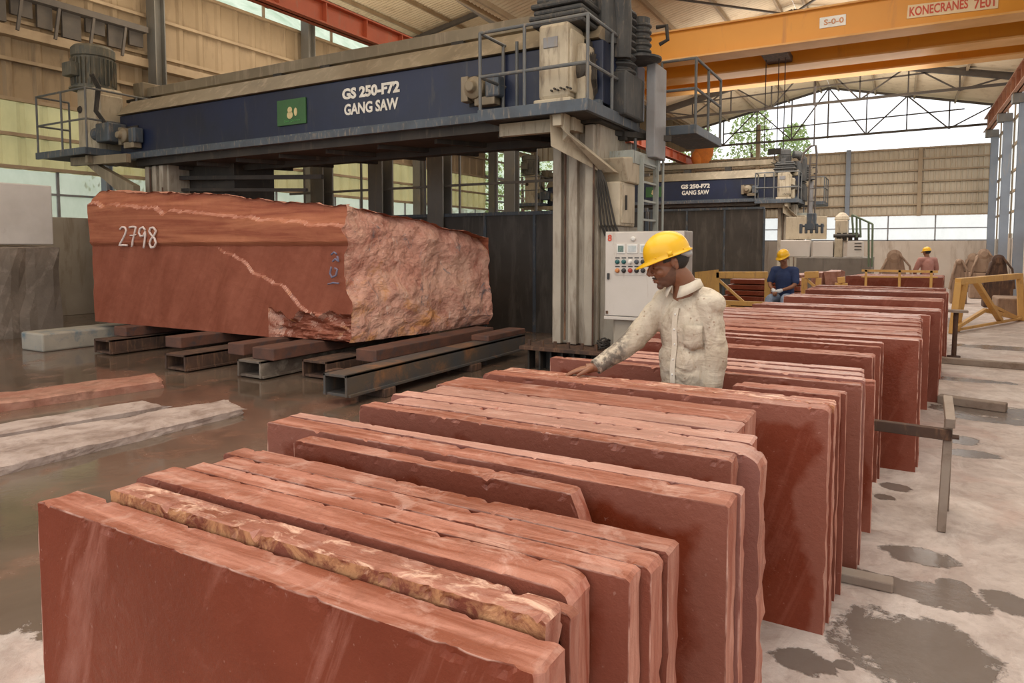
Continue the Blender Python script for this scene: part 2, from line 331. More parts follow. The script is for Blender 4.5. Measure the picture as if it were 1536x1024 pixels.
# ------------------------------------------------------------------ object helpers
def wloc(o):
    v = Vector((0, 0, 0))
    while o: v += o.location; o = o.parent
    return v
def tag(o, label=None, cat=None, group=None, kind=None):
    if label: o['label'] = label
    if cat: o['category'] = cat; o['kind'] = 'thing'
    if group: o['group'] = group
    if kind: o['kind'] = kind
    return o
def empty(name, loc, label, cat, group=None, parent=None):
    o = bpy.data.objects.new(name, None); C.objects.link(o); o.location = loc; o.empty_display_size = .1
    return tag(o, label, cat, group)
class MB:
    def __init__(s): s.v = []; s.f = []; s.fi = []; s.cur = 0
    def add(s, vs, fs):
        k = len(s.v); s.v += [tuple(v) for v in vs]; s.f += [tuple(i+k for i in f) for f in fs]; s.fi += [s.cur]*len(fs); return s
    def box(s, x0, x1, y0, y1, z0, z1):
        v = [(x, y, z) for x in (x0, x1) for y in (y0, y1) for z in (z0, z1)]
        return s.add(v, [(0,1,3,2),(4,6,7,5),(0,4,5,1),(2,3,7,6),(0,2,6,4),(1,5,7,3)])
    def bar(s, p, q, w=.05, h=None, upv=(0, 0, 1)):
        h = h or w; p = Vector(p); q = Vector(q); d = (q-p).normalized(); u = Vector(upv)
        if abs(d.dot(u)) > .98: u = Vector((0, 1, 0))
        a = d.cross(u).normalized(); b = a.cross(d).normalized()
        vs = [e+a*i*w/2+b*j*h/2 for e in (p, q) for (i, j) in ((-1,-1),(1,-1),(1,1),(-1,1))]
        return s.add(vs, [(3,2,1,0),(4,5,6,7),(0,1,5,4),(1,2,6,5),(2,3,7,6),(3,0,4,7)])
    def cyl(s, p, q, r0, r1=None, n=14):
        return s.tube([p, q], [r0, r0 if r1 is None else r1], n)
    def tube(s, pts, r, n=10, caps=True):
        pts = [Vector(p) for p in pts]
        if not isinstance(r, (list, tuple)): r = [r]*len(pts)
        vs = []; fs = []; pa = None
        for i, p in enumerate(pts):
            d = (pts[min(i+1, len(pts)-1)]-pts[max(i-1, 0)]).normalized()
            if pa is None:
                a = d.cross(Vector((0, 0, 1)))
                if a.length < .05: a = d.cross(Vector((1, 0, 0)))
            else: a = pa-d*pa.dot(d)
            a.normalize(); pa = a; b = d.cross(a)
            for k in range(n):
                t = 2*PI*k/n; vs.append(p+(a*math.cos(t)+b*math.sin(t))*r[i])
        for i in range(len(pts)-1):
            for k in range(n):
                k2 = (k+1) % n; fs.append((i*n+k, i*n+k2, (i+1)*n+k2, (i+1)*n+k))
        if caps: fs.append(tuple(range(n-1, -1, -1))); fs.append(tuple((len(pts)-1)*n+k for k in range(n)))
        return s.add(vs, fs)
    def lathe(s, o, prof, n=24, axis='Z'):
        vs = []; fs = []; o = Vector(o)
        for (r, h) in prof:
            for k in range(n):
                t = 2*PI*k/n; c, d = r*math.cos(t), r*math.sin(t)
                vs.append(o+(Vector((c, d, h)) if axis == 'Z' else Vector((c, h, -d)) if axis == 'Y' else Vector((h, c, d))))
        for i in range(len(prof)-1):
            for k in range(n):
                k2 = (k+1) % n; fs.append((i*n+k, i*n+k2, (i+1)*n+k2, (i+1)*n+k))
        fs.append(tuple(range(n-1, -1, -1))); fs.append(tuple((len(prof)-1)*n+k for k in range(n)))
        return s.add(vs, fs)
    def ell(s, c, r, rot=None, nu=20, nv=12):
        c = Vector(c); vs = []; fs = []; m = Euler(rot).to_matrix() if rot else Matrix.Identity(3)
        for j in range(nv+1):
            ph = PI*j/nv
            for k in range(nu):
                t = 2*PI*k/nu
                vs.append(c+m @ Vector((r[0]*math.sin(ph)*math.cos(t), r[1]*math.sin(ph)*math.sin(t), r[2]*math.cos(ph))))
        for j in range(nv):
            for k in range(nu):
                k2 = (k+1) % nu; fs.append((j*nu+k, (j+1)*nu+k, (j+1)*nu+k2, j*nu+k2))
        return s.add(vs, fs)
    def prism(s, poly, d):
        """polygon of 3-D points swept by vector d"""
        d = Vector(d); n = len(poly); p = [Vector(q) for q in poly]
        vs = p+[q+d for q in p]
        fs = [tuple(range(n-1, -1, -1)), tuple(range(n, 2*n))]+[(i, (i+1) % n, n+(i+1) % n, n+i) for i in range(n)]
        return s.add(vs, fs)
    def build(s, name, mat, parent=None, bevel=0., smooth=False, origin=None, mats=None):
        vs = s.v
        if parent is not None: o0 = wloc(parent)
        elif origin is not None: o0 = Vector(origin)
        else:
            xs, ys, zs = zip(*vs); o0 = Vector(((min(xs)+max(xs))/2, (min(ys)+max(ys))/2, min(zs)))
        me = bpy.data.meshes.new(name); me.from_pydata([tuple(Vector(v)-o0) for v in vs], [], s.f); 
        bm = bmesh.new(); bm.from_mesh(me); bmesh.ops.recalc_face_normals(bm, faces=bm.faces); bm.to_mesh(me); bm.free()
        for m in (mats or [mat]): me.materials.append(m)
        if mats: me.polygons.foreach_set('material_index', s.fi)
        if smooth: me.polygons.foreach_set('use_smooth', [True]*len(me.polygons))
        o = bpy.data.objects.new(name, me); C.objects.link(o)
        if parent is not None: o.parent = parent
        else: o.location = o0
        if bevel:
            b = o.modifiers.new('bevel', 'BEVEL'); b.width = bevel; b.segments = 2; b.limit_method = 'ANGLE'; b.angle_limit = math.radians(40)
        return o
def children(o): return [c for c in bpy.data.objects if c.parent == o]
def copy_tree(o, parent=None, off=None):
    c = o.copy(); C.objects.link(c); c.parent = parent
    if off is not None: c.location = o.location+Vector(off)
    for ch in children(o): copy_tree(ch, c)
    return c
def textmesh(body, size, bold=.0, align='LEFT'):
    cu = bpy.data.curves.new('t', 'FONT'); cu.body = body; cu.size = size; cu.offset = bold; cu.extrude = .002; cu.align_x = align
    cu.resolution_u = 3; cu.space_line = .92
    o = bpy.data.objects.new('t', cu); C.objects.link(o)
    dg = bpy.context.evaluated_depsgraph_get(); me = bpy.data.meshes.new_from_object(o.evaluated_get(dg))
    bpy.data.objects.remove(o); bpy.data.curves.remove(cu); return me
def text_part(name, body, size, loc, mat, parent, width=None, height=None, bold=0., roty=0.):
    """flat lettering on a surface facing -Y; loc = lower-left corner"""
    me = textmesh(body, size, bold)
    xs = [v.co.x for v in me.vertices]; ys = [v.co.y for v in me.vertices]
    sx = width/(max(xs)-min(xs)) if width else 1; sy = height/(max(ys)-min(ys)) if height else sx
    x0 = min(xs); y0 = min(ys); o0 = wloc(parent)
    for v in me.vertices:
        x, y, z = v.co; v.co = Vector((loc[0]+(x-x0)*sx, loc[1]-z, loc[2]+(y-y0)*sy))-o0
    me.materials.clear(); me.materials.append(mat)
    o = bpy.data.objects.new(name, me); C.objects.link(o); o.parent = parent; return o
def remesh(mb, voxel, smooth=4):
    me = bpy.data.meshes.new('r'); me.from_pydata(mb.v, [], mb.f)
    bm = bmesh.new(); bm.from_mesh(me); bmesh.ops.recalc_face_normals(bm, faces=bm.faces); bm.to_mesh(me); bm.free()
    o = bpy.data.objects.new('r', me); C.objects.link(o)
    r = o.modifiers.new('r', 'REMESH'); r.mode = 'VOXEL'; r.voxel_size = voxel
    s = o.modifiers.new('s', 'SMOOTH'); s.factor = .5; s.iterations = smooth
    dg = bpy.context.evaluated_depsgraph_get(); e = bpy.data.meshes.new_from_object(o.evaluated_get(dg))
    vs = [v.co.copy() for v in e.vertices]; fs = [tuple(p.vertices) for p in e.polygons]
    bpy.data.objects.remove(o); bpy.data.meshes.remove(me); bpy.data.meshes.remove(e)
    return vs, fs

# ------------------------------------------------------------------ camera
cam = bpy.data.cameras.new('camera'); co = bpy.data.objects.new('camera', cam); C.objects.link(co)
cam.sensor_width = 36; cam.lens = 36*F/1536; cam.shift_y = (CY-512.)/1536.
co.location = (0, 0, H); co.rotation_euler = (PI/2-TH, 0, YAW); cam.clip_end = 300
bpy.context.scene.camera = co
sc = bpy.context.scene
sc.view_settings.view_transform = 'Standard'; sc.view_settings.look = 'None'
sc.view_settings.exposure = 0.0

# ------------------------------------------------------------------ setting
def struct(o): o['kind'] = 'structure'; return o
XR, XL, XV, XA = 3.1, -18., -9., -2.96
Y0, Y1 = -3., 34.
struct(MB().add([(-30, -6, 0), (12, -6, 0), (12, 36, 0), (-30, 36, 0)], [(0, 1, 2, 3)]).build('floor', M['floor'], origin=(0, 0, 0)))
struct(MB().add([(-120, -60, -.06), (60, -60, -.06), (60, 160, -.06), (-120, 160, -.06)], [(0, 1, 2, 3)]).build('trim_outside_ground', M['outside'], origin=(0, 0, -.06)))

def corr(a, u, v, period, amp, nrm, thick=0, nv=1, trap=False):
    """corrugated sheet: a origin, u wave direction (full length), v other side"""
    a = Vector(a); u = Vector(u); v = Vector(v); nrm = Vector(nrm); L = u.length; n = max(2, int(L/period))
    prof = []
    for i in range(n):
        if trap: prof += [(i, 0), (i+.62, 0), (i+.72, 1), (i+.9, 1)]
        else: prof += [(i+k/6., .5-.5*math.cos(2*PI*k/6)) for k in range(6)]
    prof.append((n, 0)); mb = MB(); vs = []; fs = []
    for (t, h) in prof:
        for j in range(nv+1): vs.append(a+u*(t/n)+v*(j/nv)+nrm*amp*h)
    for i in range(len(prof)-1):
        for j in range(nv): k = i*(nv+1)+j; fs.append((k, k+1, k+nv+2, k+nv+1))
    return mb.add(vs, fs)
def merge(*l):
    r = MB()
    for m in l: r.add(m.v, m.f)
    return r
# roof sheets: main bay (two slopes) and side bay (two slopes)
ZR, ZE = 8.84, 7.45
roof = [((XA, ZR), (XR+.5, 7.38)), ((XA, ZR), (XV, ZE)), ((XV, ZE+.02), (-13.5, 10.7)), ((-13.5, 10.7), (XL-.4, 9.85))]
mbs = []
for (p, q) in roof[:2]:
    d = Vector((q[0]-p[0], 0, q[1]-p[1])); nn = Vector((d.z, 0, -d.x)).normalized()
    if nn.z < 0: nn = -nn
    mbs.append(corr((p[0], Y0, p[1]), (0, Y1-Y0+.4, 0), d, .16, .028, nn))
struct(merge(*mbs).build('ceiling', M['roof'], origin=(0, 0, 0)))
mbs = []
for (p, q) in roof[2:]:
    d = Vector((q[0]-p[0], 0, q[1]-p[1])); nn = Vector((-.1, 0, 1))
    mbs.append(corr((p[0], Y0, p[1]), (0, Y1-Y0+.4, 0), d, .16, .028, nn))
struct(merge(*mbs).build('ceiling_side_bay', M['roof'], origin=(0, 0, 0)))
# purlins
mb = MB()
for (p, q) in roof:
    L = math.hypot(q[0]-p[0], q[1]-p[1]); k = int(L/1.45)
    for i in range(k+1):
        t = (i+.25)/(k+.5); x = p[0]+(q[0]-p[0])*t; z = p[1]+(q[1]-p[1])*t-.09
        mb.box(x-.035, x+.035, Y0, Y1, z-.08, z+.05)
struct(mb.build('trim_purlins', M['purlin'], origin=(0, 0, 0)))
# rafters under both bays
mb = MB()
for y in (4., 10., 16., 22., 28.):
    for (p, q) in roof:
        mb.bar((p[0], y, p[1]-.24), (q[0], y, q[1]-.24), .14, .16)
    for (xa, xb) in ((-9, -6), (-6, -3)):
        za = ZR-.3-(abs(xa-XA))*.23; zb = ZR-.3-abs(xb-XA)*.23
        if y < 28: mb.bar((xa, y, za), (xb, y+6, zb), .05)
    for (xa, xb) in ((3, 0), (0, -3)):
        za = ZR-.3-(abs(xa-XA))*.23; zb = ZR-.3-abs(xb-XA)*.23
        if y < 28: mb.bar((xa, y, za), (xb, y+6, zb), .05)
struct(mb.build('trim_rafters', M['truss'], origin=(0, 0, 0)))

# gable truss and the one before it
def truss(y, zc, name, label):
    root = empty(name, (XA, y, zc), label, 'roof truss', 'light steel roof trusses at the far end')
    mb = MB().bar((XV, y, zc), (XR, y, zc+.12), .075, .09); mb.build('bottom_chord', M['truss'], root)
    mb = MB()
    mb.bar((XV, y, ZE-.12), (XA, y, ZR-.14), .08, .09).bar((XA, y, ZR-.14), (XR, y, 7.36), .08, .09); mb.build('top_chord', M['truss'], root)
    mb = MB(); k = 4
    for sgn, xe, ze in ((-1, XV, ZE-.12), (1, XR, 7.36)):
        for i in range(k):
            t0 = i/k; t1 = (i+1)/k
            xa = XA+(xe-XA)*t0; za = ZR-.14+(ze-ZR+.14)*t0; xb = XA+(xe-XA)*t1; zb = ZR-.14+(ze-ZR+.14)*t1
            mb.bar((xb, y, zc+.05), (xb, y, zb), .05)
            if i % 2 == 0: mb.bar((xa, y, za), (xb, y, zc+.05), .05)
            else: mb.bar((xa, y, zc+.05), (xb, y, zb), .05)
    mb.bar((XA, y, zc), (XA, y, ZR-.14), .06)
    mb.bar((XV+1.5, y, zc+.55), (XR-1, y, zc+.8), .05)
    mb.build('web_members', M['truss'], root)
truss(33.6, 6.5, 'roof_truss', 'dark steel truss with crossing diagonals filling the open gable above the far wall')
truss(28.0, 6.95, 'roof_truss', 'dark steel roof truss nearer than the open gable, behind the yellow crane')

# far wall: low plaster wall, glazing, corrugated siding, open gable
struct(MB().box(XL, XR, Y1-.1, Y1+.1, 0, 1.95).build('wall_back', M['lowwall'], bevel=.01))
struct(merge(corr((XL+3., Y1, 3.02), (XR-XL-3., 0, 0), (0, 0, 2.9), .19, .035, (0, -1, 0), trap=True)).build('wall_back_siding', M['sheetB'], origin=(0, Y1, 3)))
mb = MB()
for z in (3.05, 3.5, 3.98, 4.46, 4.94, 5.42, 5.86): mb.box(XL, XR, Y1-.14, Y1-.04, z-.03, z+.03)
for x in (-17.9, -14.9, -11.9, XV, -5.95): mb.box(x-.09, x+.09, Y1-.2, Y1-.02, 1.95, 7.4 if x > -10 else 9.5)
struct(mb.build('trim_back_girts', M['purlin'], origin=(0, Y1, 0)))
struct(MB().box(-2.2, -2.02, Y1-.24, Y1-.02, 1.95, 5.95).build('trim_back_post', M['bluecol']))
struct(MB().box(.55, .7, Y1-.2, Y1-.02, 3.0, 5.9).build('trim_back_post_right', M['purlin']))
mb = MB()
for x in [XL+i*1.75 for i in range(1, 12)]: mb.box(x-.025, x+.025, Y1-.05, Y1+.02, 1.95, 3.02)
mb.box(XL, XR, Y1-.05, Y1+.02, 1.93, 2.0); mb.box(XL, XR, Y1-.04, Y1+.02, 2.47, 2.51)
w = struct(mb.build('window_1', M['greypanel'], origin=(0, Y1, 2)))
struct(MB().add([(XL, Y1, 2), (XR, Y1, 2), (XR, Y1, 3.02), (XL, Y1, 3.02)], [(0, 1, 2, 3)]).build('window_pane', M['glass'], w))
# gable closing over the side bay except a bright window
struct(merge(corr((XL, Y1, 6.4), (XV-XL, 0, 0), (0, 0, 3.6), .33, .05, (0, -1, 0), trap=True)).build('wall_back_side_bay', M['sheetL'], origin=(-13, Y1, 6)))

# left wall
LW = []
LW.append(corr((XL, Y0, 5.1), (0, 32, 0), (0, 0, 3.9), .62, .05, (1, 0, 0), trap=True))
struct(merge(*LW).build('wall_left', M['sheetL'], origin=(XL, 10, 0)))
struct(merge(corr((XL, Y0, 3.5), (0, 32, 0), (0, 0, 1.6), .5, .05, (1, 0, 0), trap=True)).build('wall_left_lower', M['fibre'], origin=(XL, 10, 0)))
struct(MB().box(XL-.1, XL+.1, Y0, Y1, 0, 2.42).build('wall_left_base', M['lowwallL'], bevel=.01))
mb = MB()
for z in (3.55, 4.3, 5.1, 6.0, 6.9, 7.9, 8.95): mb.box(XL+.02, XL+.14, Y0, Y1, z-.04, z+.04)
mb.box(XL+.02, XL+.3, Y0, Y1, 6.5, 6.72); mb.box(XL+.02, XL+.08, Y0, Y1, 9.8, 9.9)
for y in (0., 2., 3.8, 6.6, 9.6, 12.6, 15.5, 18.5, 21.5, 24.5, 27.5, 30.5): mb.box(XL+.0, XL+.08, y-.03, y+.03, 8.95, 9.9)
struct(mb.build('trim_left_girts', M['purlin'], origin=(XL, 10, 0)))
mb = MB()
for i in range(28): y = Y0+i*1.35; mb.box(XL-.03, XL+.03, y-.03, y+.03, 2.42, 3.55)
mb.box(XL-.03, XL+.04, Y0, Y1, 2.94, 2.99)
w = struct(mb.build('window_2', M['greypanel'], origin=(XL, 10, 2.4)))
struct(MB().add([(XL, Y0, 2.42), (XL, 29, 2.42), (XL, 29, 3.5), (XL, Y0, 3.5)], [(0, 1, 2, 3)]).build('window_pane', M['glass'], w))
mb = MB()
for y in (29.6, 31., 32.4): mb.box(XL-.03, XL+.05, y-.04, y+.04, 2.4, 6.6)
for z in (4.0, 5.2): mb.box(XL-.03, XL+.05, 29, Y1, z-.04, z+.04)
struct(mb.build('window_3', M['greypanel'], origin=(XL, 31, 2.4)))
mb = MB(); rr = random.Random(4)
mb.box(XL+.2, XL+.5, 3., 11.3, 7.35, 7.5)
for k in range(15): yy = 3.2+k*.55; mb.box(XL+.22, XL+.3, yy, yy+rr.uniform(.25, .5), 7.35-rr.uniform(.3, .65), 7.36)
for k in range(10): yy = 3.4+k*.8; mb.bar((XL+.45, yy, 6.6), (XL+.45, yy+.12, 7.4), .06)
struct(mb.build('trim_cable_tray', M['truss'], origin=(XL, 7, 7)))
# columns along the left wall, in the middle row (crane runway) and along the right wall
def hcol(x, y, z1, w, mat, label, group, name='steel_column'):
    root = empty(name, (x, y, 0), label, 'column', group)
    mb = MB().box(x-w/2, x+w/2, y-w*.42, y-w*.34, 0, z1).box(x-w/2, x+w/2, y+w*.34, y+w*.42, 0, z1).box(x-.015, x+.015, y-w*.34, y+w*.34, 0, z1)
    mb.build('shaft', mat, root)
    MB().box(x-w*.75, x+w*.75, y-w*.75, y+w*.75, 0, .03).build('base_plate', M['rust'], root)
    return root
for i, (y, lab) in enumerate(((7.25, 'blue-grey steel column on the left wall behind the white block'), (10.1, 'blue-grey steel column on the left wall just behind the left end of the gang saw'),
                              (11.55, 'tall grey steel column rising high up the left wall, above the left motor'), (17., 'grey steel column on the left wall near the sky gap'), (23., 'grey steel column on the left wall, seen far behind the saw beam'), (29., 'grey steel column at the far end of the left wall'))):
    hcol(XL+.45, y, (9.9 if i > 1 else 5.2), .36 if i > 1 else .22, M['greycol'] if i > 1 else M['bluecol'], lab, None)
for (y, lab) in ((16., 'grey steel column under the orange runway beam, behind the saw beam'), (25., 'grey steel column under the orange runway beam, halfway down the hall'), (33.3, 'grey steel column where the orange runway beam meets the far wall')):
    hcol(XV-.1, y, 5.6, .32, M['greycol'], lab, None)
for (y, lab) in ((33.0, 'pale blue steel column in the far right corner of the hall'), (29.2, 'pale blue steel column second from the far right corner'), (25.6, 'pale blue steel column third from the far right corner'), (21.8, 'pale blue steel column nearest on the right wall')):
    hcol(XR, y, 6.25, .25, M['bluecol'], lab, None)
    root = [o for o in bpy.data.objects if o.get('label') == lab][0]
    MB().bar((XR-.1, y, 6.28), (XR-.1, y, 6.0), .42, .34).build('bracket', M['greycol'], root)
# right wall
mb = MB()
for i, y in enumerate([Y0+k*1.9 for k in range(20)]):
    mb.box(XR+.24, XR+.38, y, y+1.86, 0, 2.05+.12*math.sin(i*2.3))
struct(mb.build('wall_right', M['lowwall'], bevel=.012))
mb = MB()
for z in (2.9, 3.6, 4.3, 5.2, 6.1): mb.bar((XR+.2, Y0, z), (XR+.2, Y1, z), .06, .08)
for y in [Y0+k*1.9 for k in range(20)]: mb.bar((XR+.2, y, 2.), (XR+.2, y, 7.1), .05)
struct(mb.build('trim_right_girts', M['purlin'], origin=(XR, 15, 2)))
struct(MB().add([(XR+.25, Y0, 2), (XR+.25, Y1, 2), (XR+.25, Y1, 6.2), (XR+.25, Y0, 6.2)], [(0, 1, 2, 3)]).build('window_4', M['glass']))

# crane runway beams
def runway(x, z0, z1, mat, label, w=.26, gusset=True):
    root = empty('crane_runway_beam', (x, 15, z0), label, 'runway beam')
    MB().box(x-.02, x+.02, Y0, Y1-.3, z0, z1).build('web', mat, root)
    MB().box(x-w/2, x+w/2, Y0, Y1-.3, z0, z0+.03).box(x-w/2, x+w/2, Y0, Y1-.3, z1-.03, z1).build('flange', mat, root)
    for i in range(34): y = Y0+.5+i*1.05; MB().box(x-w/2+.01, x+w/2-.01, y-.01, y+.01, z0+.03, z1-.03).build('stiffener', mat, root)
    MB().box(x-.03, x+.03, Y0, Y1-.3, z1, z1+.06).build('crane_rail', M['rust'], root)
runway(XV, 5.60, 6.0, M['orange'], 'orange painted crane runway beam with stiffeners on the left')
runway(XR-.2, 6.3, 6.85, M['rustrail'], 'faded rust-pink crane runway beam along the right wall')

# ------------------------------------------------------------------ overhead crane
root = empty('overhead_crane', (-3, 17, 6.2), 'yellow-orange double girder overhead crane spanning the hall', 'crane')
Yc = 17.
def girder(y0, y1, z0, z1, nm):
    g = MB().box(XV-.1, XR-.36, y0, y1, z0+.04, z1-.03).build(nm, M['crane'], root)
    MB().box(XV-.1, XR-.36, y0-.12, y1+.08, z0, z0+.04).box(XV-.1, XR-.36, y0-.10, y1+.08, z1-.03, z1+.01).build('girder_flange', M['crane_d'], g)
    return g
ga = girder(Yc, Yc+.45, 6.30, 7.03, 'girder')
gb = girder(Yc+1.75, Yc+2.25, 6.25, 7.0, 'girder')
gc = girder(Yc+3.2, Yc+3.5, 6.22, 6.75, 'walkway_girder')
for x in (XV, XR-.2):
    MB().box(x-.16, x+.18, Yc-.5, Yc+4., 6.08 if x < 0 else 6.95, 6.34 if x < 0 else 7.2).build('end_carriage', M['crane'], root, bevel=.01)
p = aty(1363, 25, Yc-.01); q = aty(1497, -2, Yc-.01)
pl = MB().prism([aty(1360, 28, Yc-.02), aty(1497, 12, Yc-.02), aty(1498, -8, Yc-.02), aty(1362, 8, Yc-.02)], (0, .015, 0)).build('name_plate', M['plate'], root)
a = aty(1364, 24, Yc-.03); b = aty(1452, 12, Yc-.03)
text_part('lettering', 'KONECRANES', .3, (a.x, Yc-.025, a.z-.01), M['red'], root, width=b.x-a.x, height=.19, bold=.006)
a = aty(1461, 12, Yc-.03); b = aty(1492, 6, Yc-.03)
text_part('lettering', '7E01', .3, (a.x, Yc-.025, a.z-.02), M['red'], root, width=b.x-a.x, height=.20, bold=.006)
a = aty(1229, 43, Yc-.02); b = aty(1269, 28, Yc-.02)
MB().box(a.x, b.x, Yc-.018, Yc-.002, a.z, a.z+.24).build('load_plate', M['whitelamp'], root, bevel=.05)
text_part('lettering', 'S-0-0', .2, (a.x+.09, Yc-.024, a.z+.06), M['amber'], root, width=(b.x-a.x)*.75, height=.12, bold=.004)
hb = MB()
for x in (-3.05, -2.75, -2.6): hb.tube([(x, Yc+1.2, 6.35), (x, Yc+1.2, 4.1)], .012, 6)
hh = empty('crane_hook_block', (-2.8, Yc+1.2, 4.0), 'small hook block hanging on thin wire ropes under the yellow crane', 'hook block')
hb.build('wire_rope', M['rope'], hh)
MB().box(-2.95, -2.65, Yc+1.14, Yc+1.26, 4.0, 4.14).tube([(-2.8, Yc+1.2, 4.02), (-2.8, Yc+1.2, 3.88), (-2.73, Yc+1.2, 3.82), (-2.8, Yc+1.2, 3.76), (-2.87, Yc+1.2, 3.8)], .014, 8).build('hook', M['dark'], hh)
MB().box(-3.1, -2.5, Yc+.5, Yc+1.7, 6.34, 6.5).build('trolley', M['rust'], hh, bevel=.02)

# ------------------------------------------------------------------ gang saw
def motor(root, x, y, z0, z1, r, mat='motor', name='motor'):
    h = z1-z0
    m = MB().lathe((x, y, z0), [(r*1.12, 0), (r*1.12, .03), (r*.92, .05), (r*.92, h*.72), (r, h*.74), (r*1.0, h*.92), (r*.88, h*.98), (r*.3, h)], 28).build(name, M[mat], root)
    f = MB()
    for k in range(28):
        t = 2*PI*k/28; c, s = math.cos(t), math.sin(t)
        f.bar((x+c*r*.96, y+s*r*.96, z0+.09), (x+c*r*.96, y+s*r*.96, z0+h*.68), .012, r*.14, upv=(c, s, 0))
    f.build('cooling_fin', M[mat], m)
    MB().box(x-r*.5, x+r*.3, y-r*1.3, y-r*.8, z0+h*.25, z0+h*.55).build('terminal_box', M[mat], m, bevel=.015)
def railing(root, loops, posts, r=.022):
    mb = MB()
    for l in loops: mb.tube(l, r, 8)
    for (p, q) in posts: mb.tube([p, q], r, 8)
    return mb.build('railing', M['rail'], root)

def gang_saw():
    YB = 8.6
    root = empty('gang_saw', (-3.94, 9.15, 0), 'large dark blue gang saw with lettered crossbeam over the numbered red block', 'gang saw')
    # crossbeam
    xl, xr = -14.4, -3.5
    beam = MB().box(xl, xr, YB, 10.3, 3.62, 4.44).build('crossbeam', M['navy'], root, bevel=.01)
    MB().box(xl+.3, xr, YB-.16, YB+.02, 3.50, 3.60).box(xl+.3, xr, YB-.1, YB, 3.60, 3.64).build('lower_flange', M['slate'], beam)
    MB().prism([(xl-.05, YB-.05, 4.46), (xl-.05, YB+.28, 4.80), (xl-.05, 10.3, 4.80), (xl-.05, 10.3, 4.46)], (xr-xl, 0, 0)).build('top_cover', M['olive'], beam)
    MB().box(xl+.6, xr, YB-.04, 10.4, 3.36, 3.5).build('under_frame', M['dark'], root)
    mb = MB()
    for i in range(9):
        x = xl+1.2+i*1.15; mb.bar((x, YB+.1, 3.33), (x+.9, 10.3, 3.33), .09, .08)
    mb.bar((xl+.6, YB+.9, 3.3), (xr, YB+.9, 3.3), .12, .12)
    mb.build('cross_brace', M['dark'], root)
    # guide rail above
    g = MB().box(-15.0, -4.6, 9.45, 9.72, 5.04, 5.24).build('guide_rail', M['olive'], root, bevel=.01)
    MB().box(-15.12, -14.75, 9.35, 9.8, 5.02, 5.36).build('rail_end_block', M['olive'], g, bevel=.02)
    MB().box(-15.3, -14.5, 9.3, 9.85, 4.94, 5.0).build('rail_plate', M['dark'], g)
    for x in (-14.9, -10.6, -9.35, -6.4):
        MB().box(x-.12, x+.12, 9.45, 9.7, 4.8, 5.05).build('rail_bracket', M['dark'], g)
    # hidden blade frame (dark) behind beam, left side
    mb = MB().box(-13.3, -11.6, 9.2, 10.2, 2.5, 3.4)
    mb.bar((-14, 8.9, 3.15), (-9.4, 9.4, 3.0), .08).bar((-13.6, 9., 2.9), (-9.6, 9.2, 2.75), .06)
    mb.build('blade_frame', M['dark'], root)
    # columns
    for (x0, x1) in ((-4.26, -3.60), (-13.65, -13.0)):
        c = MB().box(x0, x1, 8.72, 9.75, .34, 3.4).build('column', M['column'], root, bevel=.02)
        mb = MB()
        for x in (x0+.01, (x0+x1)/2-.08, x1-.17): mb.box(x, x+.13, 8.63, 8.74, .34, 3.35)
        mb.build('column_rib', M['column'], c, bevel=.012)
        mb = MB().tube([((x0+x1)/2-.12, 8.62, .4), ((x0+x1)/2-.12, 8.62, 3.3)], .016, 8)
        mb.tube([(x1-.02, 8.6, .36), (x1-.02, 8.6, 2.9)], .014, 8)
        mb.build('screw_rod', M['rust'], c)
        p = MB().box(x0-.30, x1+.42, 8.22, 9.9, .28, .33).build('base_plate', M['rust'], root, bevel=.006)
        mb = MB().box(x0-.05, x1+.2, 8.5, 9.8, .0, .28)
        for k in range(7): x = x0-.2+k*.17; mb.box(x-.012, x+.012, 8.32, 8.5, 0, .28)
        mb.build('pedestal', M['dark'], p)
        for k in range(6): x = x0-.2+k*.2; MB().cyl((x, 8.34, .33), (x, 8.34, .41), .025, n=8).build('anchor_bolt', M['rust'], p)
    mb = MB()   # cable/rubble heap on the plate
    for k in range(9):
        a = k*.7; mb.tube([(-3.4+.08*math.cos(a+t), 8.45+.1*math.sin(a+t), .36+.012*k+.02*math.sin(3*t)) for t in [j*.5 for j in range(9)]], .012, 6)
    mb.build('coiled_hose', M['dark'], root)
    # right platform
    pf = MB().box(-5.0, -3.44, 7.9, 9.75, 3.40, 3.47).build('platform', M['dark'], root)
    MB().box(-5.0, -3.40, 7.86, 7.92, 3.38, 3.53).box(-3.46, -3.40, 7.9, 9.8, 3.38, 3.53).build('platform_edge', M['slate'], pf, bevel=.006)
    MB().bar((-4.86, 8.25, 3.30), (-3.75, 8.25, 3.30), .10, .17).bar((-3.86, 7.95, 3.33), (-3.86, 9.6, 3.33), .12, .17).build('support_beam', M['cream'], pf)
    MB().prism([(-4.0, 8.02, 3.42), (-3.78, 8.02, 3.42), (-3.78, 8.02, 3.18), (-3.36, 8.72, 2.70), (-3.56, 8.72, 2.70), (-3.98, 8.02, 3.0)], (0, .16, 0)).build('bracket', M['cream'], pf, bevel=.008)
    zt = 4.56; zm = 3.98; y0, y1 = 7.93, 9.7
    railing(root, [[(-5.0, 8.6, zt), (-5.0, y0, zt), (-3.43, y0, zt), (-3.43, y1, zt)], [(-5.0, 8.6, zm), (-5.0, y0, zm), (-3.43, y0, zm), (-3.43, y1, zm)]],
            [((-5.0, y0, 3.4), (-5.0, y0, zt)), ((-4.32, y0, 3.4), (-4.32, y0, zt)), ((-3.43, y0, 3.4), (-3.43, y0, zt)), ((-3.43, 8.75, 3.4), (-3.43, 8.75, zt)), ((-3.43, y1, 3.0), (-3.43, y1, zt)), ((-5.0, 8.55, 3.4), (-5.0, 8.55, zt)), ((-4.75, 8.5, 3.4), (-4.75, 8.5, zt))], .024)
